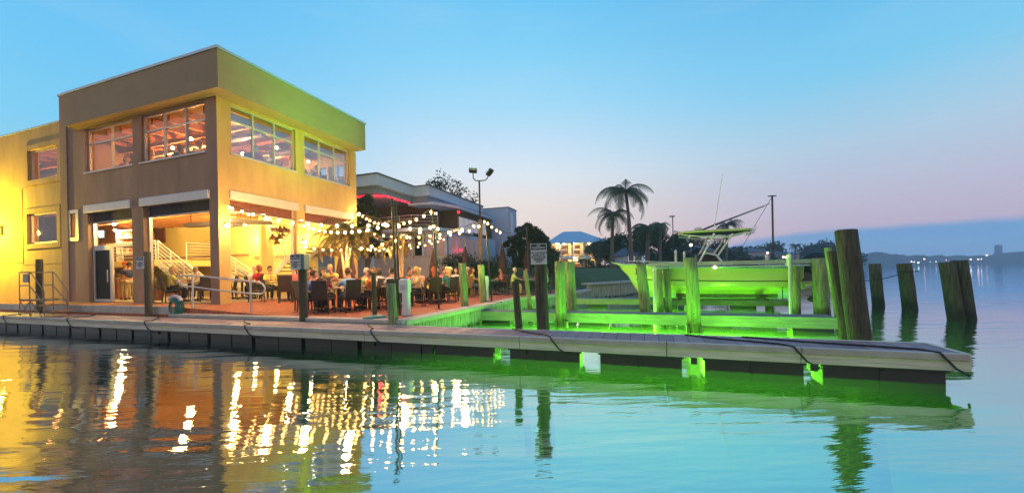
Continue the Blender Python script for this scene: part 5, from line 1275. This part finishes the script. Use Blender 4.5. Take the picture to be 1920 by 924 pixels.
fb = thing('planter_box', 'long low planter wall with shrubs behind the diners', 'planter', (-10.5, 17.6, TZ), R_(8))
m = M(); m.box(-2.6, -.25, 0, 2.2, .25, .5); m.build('box', cream, fb)
m = M(); rg = random.Random(5)
for i in range(900):
    c = Vector((rg.uniform(-2.5, 2.1), rg.uniform(-.25, .25), .5+rg.random()*.4)); d = Vector((rg.uniform(-1, 1), rg.uniform(-1, 1), rg.uniform(-.3, 1))).normalized()*.09; s_ = d.cross(Vector((rg.uniform(-1, 1), rg.uniform(-1, 1), 1))).normalized()*.035
    m.add([c, c+d*.5+s_, c+d, c+d*.5-s_], [(0, 1, 2, 3)])
m.build('shrub', leaf_g, fb)

# ================================================================ CLUB HOUSE behind the patio
cw = mat('blue_grey_stucco', (.38, .52, .74), .9, .08, 1.2, bump=.2, bscale=40); cw2 = mat('club_roof_fascia', (.42, .56, .72), .8, .08, 1); cdk = mat('dark_cedar', (.07, .05, .035), .8, .3, 3, stretch=(1, 1, 8))
cl = thing('club_building', 'low blue grey modern club house with cantilevered angular roof and red neon under it', 'building', (-20, 26, 2))
def Q(m, name, mats, bevel=0): return m.build(name, mats, cl, True, bevel)
m = M(); m.box(-34, 26.2, 1.5, -14.2, 36, 4.95); Q(m, 'lower_wall', cw)
m = M(); m.box(-34, 26.6, 5.2, -16.2, 36, 7.6); m.box(-16.2, 28.5, 5.2, -14.6, 36, 7.0); Q(m, 'upper_wall', cdk)
m = M(); m.prism([(-34, 21.1), (-16.8, 21.1), (-16.8, 25.5), (-15.5, 25.5), (-15.5, 36), (-34, 36)], 7.75, 8.5); rf = Q(m, 'roof', cw2)
m = M(); m.prism([(-34, 21.0), (-16.7, 21.0), (-16.7, 25.4), (-15.4, 25.4), (-15.4, 36), (-34, 36)], 8.5, 8.56); m.build('coping', mat('dark_coping', (.06, .06, .08), .5, .1), rf).location = -Vector(cl.location)
m = M(); m.prism([(-34, 21.5), (-17.2, 21.5), (-17.2, 25.8), (-15.9, 25.8), (-15.0, 36), (-34, 36)], 7.35, 7.75); Q(m, 'soffit_band', mat('soffit_blue', (.24, .32, .46), .8, .1))
m = M(); m.prism([(-17.2, 25.2), (-15.1, 25.4), (-14.2, 28.0), (-14.2, 36), (-17.2, 36)], 7.0, 7.2); Q(m, 'lower_canopy', cw2)
m = M(); m.prism([(-20, 24.6), (-16.4, 24.4), (-14.6, 25.3), (-13.9, 27), (-13.9, 30), (-20, 30)], 4.96, 5.19); Q(m, 'balcony', cw)
m = M(); m.box(-18.35, 21.7, 1.5, -17.95, 22.1, 7.35); Q(m, 'column', cw)
m = M(); railing(m, [(-19.8, 24.75, 5.19), (-16.45, 24.5, 5.19), (-14.7, 25.4, 5.19)], n=4); Q(m, 'balcony_railing', alu)
blind = mat('pale_window', (.5, .5, .55), .4, .05, emit=.22, ec=(.85, .75, .85))
for i in range(6):
    y = 28.7+i*.98; m = M(); m.box(-14.6, y, 5.35, -14.56, y+.85, 6.45); Q(m, 'upper_window', blind)
lit = mat('dim_lit_window', (.20, .13, .12), .4, .4, 1.2, emit=.2, ec=(.7, .42, .4))
for i in range(9):
    x = -23.4+i*1.02; m = M(); m.box(x, 26.14, 2.7, x+.72, 26.19, 4.7); g_ = Q(m, 'tall_window', lit if i % 3 else dark_glass)
    q = M(); q.box(x+.73, 26.02, 1.6, x+.95, 26.19, 4.9); q.build('mullion', cw, g_).location = -Vector(cl.location)
for y in (26.6, 27.7, 28.8, 29.9, 31): m = M(); m.box(-14.2, y, 2.7, -14.15, y+.7, 4.6); Q(m, 'side_window', lit)
for pts_, r in (([(-19.6, 22.1, 7.3), (-18.3, 22.0, 7.3), (-17.35, 22.6, 7.3), (-17.35, 25.6, 7.3)], .05), ([(-18.5, 22.2, 6.3), (-18.55, 22.2, 6.9), (-18.3, 22.2, 7.1)], .07), ([(-18.75, 22.15, 6.6), (-18.75, 22.15, 7.05)], .06)):
    m = M(); m.tube(pts_, r, 6); Q(m, 'neon_strip', redneon)
point((-18.2, 22.7, 6.9), 26, (1, .02, .04), .1, parent=cl, name='neon_light')
for loc in ((-13.95, 27.4, 6.6), (-13.9, 27.6, 3.55)):
    m = M(); m.ball(loc, .11); o = Q(m, 'red_lamp', redneon); point((loc[0]+.3, loc[1]-.3, loc[2]), 16, (1, .03, .05), .08, parent=cl, name='red_light')
m = M()
for i, x in enumerate((-16.0, -15.78, -15.56)): m.box(x, 26.55, 6.35, x+.13, 26.59, 6.6)
Q(m, 'lit_vent', lampw if 0 else mat('white_vent', (.8, .8, .8), .5, 0, emit=1.2, ec=(1, .95, .9)))
point((-16.5, 23.9, 4.4), 90, (1, .45, .2), .3, parent=cl, name='porch_light')
wb = thing('side_building', 'plain blue grey windowless block standing right of the club house', 'building', (-15.6, 37, 2))
m = M(); m.box(-18.5, 37, 1.5, -13.07, 39.6, 8.4); m.build('wall', cw, wb, True); m = M(); m.box(-18.55, 36.95, 8.4, -13.02, 39.65, 8.48); m.build('coping', MATS['dark_coping'], wb, True)
m = M(); m.box(-13.07, 37.3, 2, -12.98, 38.2, 7.9); m.build('side_panel', alu_d, wb, True)
lw = thing('garden_wall', 'low cream garden wall behind the folded parasols', 'wall', (-15, 22.4, 1.6))
m = M(); m.box(-21, 23.6, .5, -12.6, 23.9, 2.95); m.build('wall', mat('garden_wall_stucco', (.62, .56, .55), .9, .08), lw, True); m = M(); m.box(-21.05, 23.55, 2.95, -12.55, 23.95, 3.02); m.build('coping', conc_l, lw, True)

# ================================================================ far restaurant with blue roof
o_ = PD(1030, 504, 70); o2 = PD(1138, 504, 70)
fr = thing('veranda_house', 'brightly lit two storey veranda house with a blue hipped roof beyond the lawn', 'house', (o_.x, o_.y, 2.0), YAW)
wd = (Vector((o2.x, o2.y))-Vector((o_.x, o_.y))).length
warm = mat('warm_house_wall', (.70, .52, .30), .8, .08)
def V_(m, n, mt): return m.build(n, mt, fr)
m = M(); m.box(.6, 2.2, 0, wd-.5, 8, 5.0); V_(m, 'wall', warm)
m = M(); m.box(0, 0, 2.3, wd, 2.2, 2.5); V_(m, 'veranda_floor', white)
m = M(); e = .5; m.add([(-e, -e, 5.0), (wd+e, -e, 5.0), (wd+e, 8.5, 5.0), (-e, 8.5, 5.0), (wd*.30, 3.6, 7.35), (wd*.62, 3.6, 7.35), (-e, -e, 4.85), (wd+e, -e, 4.85), (wd+e, 8.5, 4.85), (-e, 8.5, 4.85)], [(0, 1, 5, 4), (1, 2, 5), (2, 3, 4, 5), (3, 0, 4), (6, 9, 8, 7), (0, 6, 7, 1), (1, 7, 8, 2), (3, 9, 6, 0), (2, 8, 9, 3)]); V_(m, 'roof', mat('blue_roof', (.30, .52, .72), .45, .12, 2))
for x in (.2, 2.2, 4.3, 6.5, 8.6, wd-.3): m = M(); m.box(x-.16, -.02, 0, x+.16, .3, 4.85); V_(m, 'post', white)
m = M(); railing(m, [(0, .1, 2.5), (wd, .1, 2.5)], n=3); V_(m, 'railing', white)
for x in (.9, 2.7, 4.9, 7.0, 9.0):
    for z in (.3, 2.9): m = M(); m.box(x, 2.14, z, x+1.2, 2.19, z+1.7); g_ = V_(m, 'window', mat('dark_warm_glass', (.10, .05, .03), .2, .2)); q = M(); q.box(x-.06, 2.1, z+.8, x+1.26, 2.139, z+.88); q.build('frame', white, g_)
for x, z in ((2.9, 4.7), (7.6, 4.7), (8.3, 4.55), (4.6, 1.9), (5.2, 1.7)):
    m = M(); m.ball((x, .8, z), .16); V_(m, 'lamp', lampw); 
for x, z, e_ in ((1.8, 4.3, 130), (5, 4.4, 130), (8.4, 4.4, 130), (4.8, 1.9, 240), (7.6, 1.9, 120), (1.8, 1.9, 60)):
    l = bpy.data.lights.new('veranda_light', 'POINT'); l.energy = e_*2.6; l.color = (1, .66, .3); l.shadow_soft_size = .2; lo_ = bpy.data.objects.new('veranda_light', l); col.objects.link(lo_); lo_.parent = fr; lo_.location = (x, .9, z)
for i, (dx, lab) in enumerate(((3.1, 'large open cream parasol before the veranda house'), (6.6, 'second open cream parasol before the veranda house'))):
    p = fr.matrix_basis @ Vector((dx, -2.2, 0)); ca, sa = math.cos(YAW), math.sin(YAW)
    p = Vector((fr.location.x+dx*ca+2.2*sa, fr.location.y+dx*sa-2.2*ca, 1.9))
    t = thing('open_parasol', lab, 'parasol', p, 0, 'open parasols of the veranda house')
    m = M(); m.lathe([(1.6, 1.9), (1.55, 1.95), (.1, 2.45), (.02, 2.5)], n=8); m.build('canopy', mat('cream_parasol', (.62, .58, .48)), t); m = M(); m.tube([(0, 0, 0), (0, 0, 2.4)], .04, 6); m.build('pole', white, t)

# ================================================================ TREES
def leaves(m, rg, c, rad, n, s0, s1, flat=1.0):
    for i in range(n):
        while True:
            v = Vector((rg.uniform(-1, 1), rg.uniform(-1, 1), rg.uniform(-1, 1)))
            if .35 < v.length < 1: break
        p = Vector(c)+Vector((v.x*rad[0], v.y*rad[1], v.z*rad[2])); s_ = rg.uniform(s0, s1)
        a = Vector((rg.uniform(-1, 1), rg.uniform(-1, 1), rg.uniform(-1, 1)*flat)).normalized(); b = a.cross(Vector((rg.uniform(-1, 1), rg.uniform(-1, 1), rg.uniform(-1, 1)))).normalized()
        m.add([p, p+a*s_*.5+b*s_*.28, p+a*s_, p+a*s_*.5-b*s_*.28], [(0, 1, 2, 3)])
def tree(x, y, z, h, w_, label, lm=leaf_d, clumps=26, n=120, ls=.16, seed=1, gap=1.0, trunk=.35, lo=.30, group=None):
    rg = random.Random(seed); t = thing('broadleaf_tree', label, 'tree', (x, y, z), 0, group)
    tr = M(); tr.tube([(0, 0, -.5), (rg.uniform(-.1, .1), 0, h*.25), (rg.uniform(-.3, .3), .1, h*.55), (rg.uniform(-.3, .3), 0, h*.85)], [h*.03, h*.025, h*.016, h*.005], 9)
    cr = M()
    for i in range(clumps):
        a = rg.uniform(0, 6.28); v = rg.uniform(lo, 1.0); env = math.sin(math.pi*min(1, (v-lo)/(1-lo)*.85+.13))
        rr = w_*.5*env*rg.uniform(.3, 1)*gap; c = (rr*math.cos(a), rr*math.sin(a), h*v-w_*.06)
        s_ = w_*rg.uniform(.10, .19); leaves(cr, rg, c, (s_, s_, s_*.72), n, ls*.7, ls*1.3)
        if i % 2 == 0: tr.tube([(0, 0, h*max(.15, v-.3)), (c[0]*.5, c[1]*.5, c[2]-h*.09), c], [h*.010, h*.007, h*.003], 5)
    tr.build('trunk', bark, t); cr.build('crown', lm, t); return t
def at(px, D, z=2.0):
    d = ray(px, 500); return d[0]*D, d[1]*D, z
tree(*at(838, 50), 13.0, 7.4, 'tall open crowned tree rising behind the club house roof', leaf_d, 40, 60, .34, 3, 1.15, lo=.45)
tree(*at(872, 44), 8.2, 4, 'small drooping tree over the roof end of the club house', leaf_d, 14, 60, .3, 4, 1.15, lo=.5)
tree(*at(990, 31, 1.5), 4.3, 3.2, 'dense dark round tree left of the blue roofed house', leaf_d, 34, 260, .2, 5, lo=.15)
tree(*at(972, 36, 1.5), 4.6, 2.8, 'dark tree against the right edge of the plain block', leaf_d, 26, 240, .2, 6, lo=.12)
tree(*at(1012, 34), 3.2, 2.8, 'lower dark bushy tree touching the blue roof', leaf_d, 26, 240, .2, 16, lo=.1)
tree(*at(690, 24.5, 1.2), 5.6, 2.6, 'dark leafy tree under the club roof beside the restaurant', leaf_d, 30, 200, .16, 7, lo=.35)
def bush(x, y, z, w_, h, label, lm=leaf_d, n=1500, seed=1, ls=.13, cat='shrub'):
    rg = random.Random(seed); t = thing('shrub', label, cat, (x, y, z)); m = M()
    for i in range(9): leaves(m, rg, (rg.uniform(-.4, .4)*w_, rg.uniform(-.3, .3)*w_, h*rg.uniform(.25, .62)), (w_*.25, w_*.22, h*.38), n//9, ls*.7, ls*1.3)
    m.build('foliage', lm, t); m = M()
    for i in range(5): a = i*1.3; m.tube([(0, 0, -.1), (w_*.25*math.cos(a), w_*.25*math.sin(a), h*.6)], [.03, .01], 5)
    m.build('stem', bark, t)
bush(*at(860, 26, 1.6), 3.6, 1.7, 'dark clipped shrub left of the flood light mast', n=2600, seed=2)
bush(*at(893, 24.5, 1.0), 3.0, 1.9, 'dark spreading shrub around the foot of the flood light mast', n=2600, seed=3)
bush(*at(925, 25, 1.4), 2.2, 1.5, 'dark shrub right of the flood light mast against the block', n=1800, seed=4)
bush(*at(1033, 26, .9), 1.6, 2.0, 'dark upright shrub beside the tall notice', n=1500, seed=5)
for i, (px, D, w_, h, lab) in enumerate([(1075, 50, 6, .35, 'low dark hedge before the veranda house, left stretch'), (1130, 52, 7, .35, 'low dark hedge before the veranda house, right stretch'), (1180, 56, 6, 1.4, 'dark hedge under the two tall palms'), (1020, 30, 2.2, 1.9, 'dark shrub at the lawn left of the thick green piles')]):
    bush(*at(px, D, 1.7), w_, h, lab, n=2600, seed=20+i, ls=.2 if h > .5 else .12)

def palm(x, y, z, h, lean, crown, label, lm=leaf_p, tm=bark, seed=1, fr_n=18, tr_r=.16, ang=0, droop=1.0, lf=1.0, group=None, trunks=None):
    rg = random.Random(seed); t = thing('palm_tree', label, 'palm', (x, y, z), 0, group)
    heads = []
    for (lx, ly, hh) in (trunks or [(lean, 0, h)]):
        m = M(); P0 = [Vector((lx*u*u, ly*u*u, hh*u)) for u in [i/8 for i in range(9)]]; P0[0].z = -.4
        m.tube(P0, [tr_r*(1.25-.5*i/8)*(1.06 if i % 2 else .96) for i in range(9)], 9); m.build('trunk', tm, t); heads.append(P0[-1])
    m = M()
    for hd in heads:
        for k in range(fr_n):
            a = 2*math.pi*k/fr_n+rg.uniform(-.2, .2); el = rg.uniform(-.25, 1.15); L__ = crown*rg.uniform(.8, 1.1)
            d = Vector((math.cos(a), math.sin(a), 0)); pts_ = []; p = hd.copy(); e_ = el; S_ = 12
            for j in range(S_+1):
                pts_.append(p.copy()); p = p+(d*math.cos(e_)+Vector((0, 0, math.sin(e_))))*L__/S_; e_ -= .20*droop*rg.uniform(.8, 1.2)
            side = Vector((-d.y, d.x, 0))
            m.tube(pts_, [.03*crown/2.5*(1-j/(S_+1)) + .004 for j in range(S_+1)], 4, cap=False)
            for j in range(1, S_):
                for q in (0, .33, .66):
                    c = pts_[j].lerp(pts_[j+1], q); T = (pts_[j+1]-pts_[j]).normalized(); ll = crown*.30*lf*math.sin(math.pi*min(1, (j+q)/S_*.80+.16))*rg.uniform(.75, 1.15)
                    for s_ in (-1, 1):
                        v = (side*s_*.75+T*.55+Vector((0, 0, -.62-.25*rg.random()))).normalized()*ll; w2 = T*.013*crown/1.6
                        m.add([c-w2, c+w2, c+v*.6+w2*.8+Vector((0, 0, -.02)), c+v], [(0, 1, 2, 3)])
    m.build('crown', lm, t); return t
palm(*at(1148, 46), 6.4, .2, 3.6, 'left and lower of the two tall feathery palms beyond the lawn', seed=4, tr_r=.22, fr_n=17, droop=.95)
palm(*at(1184, 45), 9.0, -.5, 4.6, 'taller feathery palm leaning left above the lawn', seed=9, tr_r=.22, fr_n=18, droop=.92)
palm(*at(1214, 50), 5.2, .2, 3.2, 'stout low palm right of the two tall palms', seed=12, tr_r=.25, fr_n=20)
palm(*at(1238, 56), 6.2, .2, 1.9, 'bushy palm top right of the stout low palm', seed=13, tr_r=.2, fr_n=22)
palm(*at(1362, 62), 6.6, .3, 3.0, 'dark palm seen through the boat sunroof frame', seed=14, tr_r=.2, fr_n=18)
palm(*at(1300, 66), 5.4, .1, 2.2, 'distant palm top just left of the boat antenna', seed=15, fr_n=18)
palm(*at(1424, 112), 5.6, .2, 2.6, 'small distant palm left of the far shore hills', leaf_far, seed=16, fr_n=14)
palm(*at(1491, 100), 5.2, .2, 2.6, 'small distant palm above the boat stern', leaf_far, seed=17, fr_n=14)
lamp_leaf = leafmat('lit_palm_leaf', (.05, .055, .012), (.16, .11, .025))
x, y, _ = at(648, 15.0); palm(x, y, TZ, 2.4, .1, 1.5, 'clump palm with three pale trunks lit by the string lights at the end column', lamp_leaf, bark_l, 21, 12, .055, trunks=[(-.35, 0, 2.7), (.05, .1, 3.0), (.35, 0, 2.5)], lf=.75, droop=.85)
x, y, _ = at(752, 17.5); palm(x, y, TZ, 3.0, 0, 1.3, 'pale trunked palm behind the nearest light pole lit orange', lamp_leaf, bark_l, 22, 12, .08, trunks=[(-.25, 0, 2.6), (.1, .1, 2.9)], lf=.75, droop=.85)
# dark wood beyond the palms, houses in it
for i, (px, D, h, w_, lab) in enumerate([(1120, 70, 4.2, 8, 'dark wood tree behind the veranda house, right end'), (1165, 62, 4.6, 8, 'dark tree low between the two tall palms'), (1200, 60, 5.0, 8, 'dark tree behind the stout low palm'), (1235, 64, 5.4, 8, 'dark tree with a street lamp behind it'), (1272, 66, 4.6, 8, 'dark tree left of the boat sunroof'), (1310, 78, 4.6, 9, 'dark tree behind the boat console'), (1350, 84, 4.4, 9, 'dark tree behind the boat outriggers')]):
    tree(*at(px, D, 1.6), h*1.35, w_, lab, leaf_d, 30, 170, .42, 40+i, lo=.05, group='dark trees beyond the lawn')
sl = thing('street_lamp', 'slim unlit street lamp above the dark trees', 'street lamp', at(1263, 60, 2)); m = M(); m.tube([(0, 0, 0), (0, 0, 8.0)], .07, 6); m.build('pole', dark_m, sl); m = M(); m.box(-.5, -.15, 7.95, .3, .15, 8.12); m.build('head', dark_m, sl)
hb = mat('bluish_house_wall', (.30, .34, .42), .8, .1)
def house(px, D, w_, h, label, lit_w=True, m_=hb):
    x, y, z = at(px, D, 1.6); t = thing('shore_house', label, 'house', (x, y, z), YAW+.1)
    m = M(); m.box(-w_/2, 0, 0, w_/2, 5, h); m.build('wall', m_, t)
    m = M(); e_ = .4; m.add([(-w_/2-e_, -e_, h), (w_/2+e_, -e_, h), (w_/2+e_, 5.4, h), (-w_/2-e_, 5.4, h), (-w_*.2, 2.5, h+1.3), (w_*.2, 2.5, h+1.3)], [(0, 1, 5, 4), (1, 2, 5), (2, 3, 4, 5), (3, 0, 4), (0, 3, 2, 1)]); m.build('roof', mat('slate_roof', (.10, .12, .17), .6, .2), t)
    for i in range(max(2, int(w_/2.2))):
        x_ = -w_/2+.6+i*2.1; m = M(); m.box(x_, -.05, .8, x_+1.0, -.005, 2.1); m.build('window', mat('far_lit_window', (1, .7, .4), .5, 0, emit=2.0, ec=(1, .6, .3)) if (lit_w and i % 2 == 0) else mat('far_pale_window', (.5, .6, .8), .5, 0, emit=.35, ec=(.6, .75, 1)), t)
house(1190, 56, 3.2, 2.2, 'pale house with bright blue windows between the palm trunks', False, mat('pale_house_wall', (.6, .6, .66), .8, .1))
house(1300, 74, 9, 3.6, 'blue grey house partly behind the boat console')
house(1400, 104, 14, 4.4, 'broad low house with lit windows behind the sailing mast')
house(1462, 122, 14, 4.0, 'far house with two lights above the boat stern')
for i, (px, D, h, w_, lab) in enumerate([(1385, 105, 6.5, 13, 'hazy round tree mass left of the sailing mast'), (1410, 118, 6.6, 14, 'hazy tree mass behind the sailing mast'), (1450, 128, 8.4, 17, 'hazy domed tree right of the sailing mast'), (1520, 135, 8.0, 15, 'hazy tree mass behind the outboard engine'), (1545, 130, 9.0, 16, 'largest hazy domed tree left of the biggest pile'), (1575, 150, 8.2, 15, 'hazy tree ending the near shore behind the biggest pile')]):
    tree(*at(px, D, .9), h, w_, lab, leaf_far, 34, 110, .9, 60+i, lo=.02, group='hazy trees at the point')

# lights and the tower on the far shore
for i, (px, py, s_, c_, lab) in enumerate([(1709, 490.5, 1.0, 'w', 'first of a row of small lights on the far shore'), (1714, 491, .7, 'w', 'tiny light beside the first on the far shore'), (1722, 492.5, 1.3, 'g', 'pale green light at the water line of the far shore'), (1733, 485.5, 1.2, 'o', 'orange light above the row on the far shore'), (1744, 491, .5, 'w', 'faint light right of the green one'), (1755, 490.5, .7, 'w', 'small white light in the middle of the far shore'), (1774, 487.5, .7, 'o', 'small orange light left of the twin piles'), (1820, 486, 1.2, 'w', 'bright light right of the twin piles'), (1834, 486, 1.2, 'o', 'orange light right of the twin piles'), (1840, 485.5, .8, 'w', 'white light next to the orange one on the far right'), (1850, 478.5, 1.3, 'o', 'highest orange light on the far shore')]):
    p = PD(px, py, 455); t = thing('shore_light', lab, 'light', (p.x, p.y, p.z), 0, 'lights on the far shore')
    m = M(); m.ball((0, 0, 0), s_*.62, 8, 6); m.build('lamp_glow', mat('far_light_'+{'w': 'white', 'o': 'orange', 'g': 'green'}[c_], (1, 1, 1), .5, 0, emit=6, ec=dict(w=(1, .85, .8), o=(1, .5, .3), g=(.6, 1, .8))[c_]), t)
    m = M(); m.tube([(0, 0, -s_*.9), (0, 0, -p.z)], .3, 5); m.build('mast', dark_m, t)
for px, py, D, lab in ((1439, 474, 100, 'warm light on the far point left of the stern'), (1469, 482, 100, 'pair light on the far point above the stern'), (1474, 482.5, 100, 'second of the pair light above the stern')):
    p = PD(px, py, D); t = thing('shore_light', lab, 'light', (p.x, p.y, p.z), 0, 'lights on the near point'); m = M(); m.ball((0, 0, 0), .28, 8, 6); m.build('lamp_glow', MATS['far_light_orange'], t); m = M(); m.tube([(0, 0, -.2), (0, 0, -p.z+1)], .06, 5); m.build('mast', dark_m, t)
p = PD(1872, 475, 505); tw = thing('tower', 'single blue tower block rising above the far shore at right', 'tower', (p.x, p.y, 8.5)); m = M(); m.lathe([(2.7, 0), (3.1, 3), (3.5, 8), (3.5, 14), (2.8, 16.5)], n=10); m.build('shaft', mat('far_tower', (.10, .13, .20), .9, .1, .2), tw)
m = M(); m.lathe([(1.3, 16.5), (1.3, 17.3)], n=8); m.build('roof_plant', MATS['far_tower'], tw)
print('bulbs', NB_)

# ---------------------------------------------------------------- evening air
hz = bpy.data.materials.new('evening_haze'); hz.use_nodes = True; t_ = hz.node_tree; t_.nodes.clear()
pv = t_.nodes.new('ShaderNodeVolumePrincipled'); pv.inputs['Density'].default_value = .0009; pv.inputs['Color'].default_value = (.72, .84, 1, 1); pv.inputs['Anisotropy'].default_value = .2
t_.links.new(pv.outputs[0], t_.nodes.new('ShaderNodeOutputMaterial').inputs['Volume'])
m = M(); m.box(-410, -70, -3.6, 770, 770, 27); tag(m.build('haze', hz), kind='stuff')
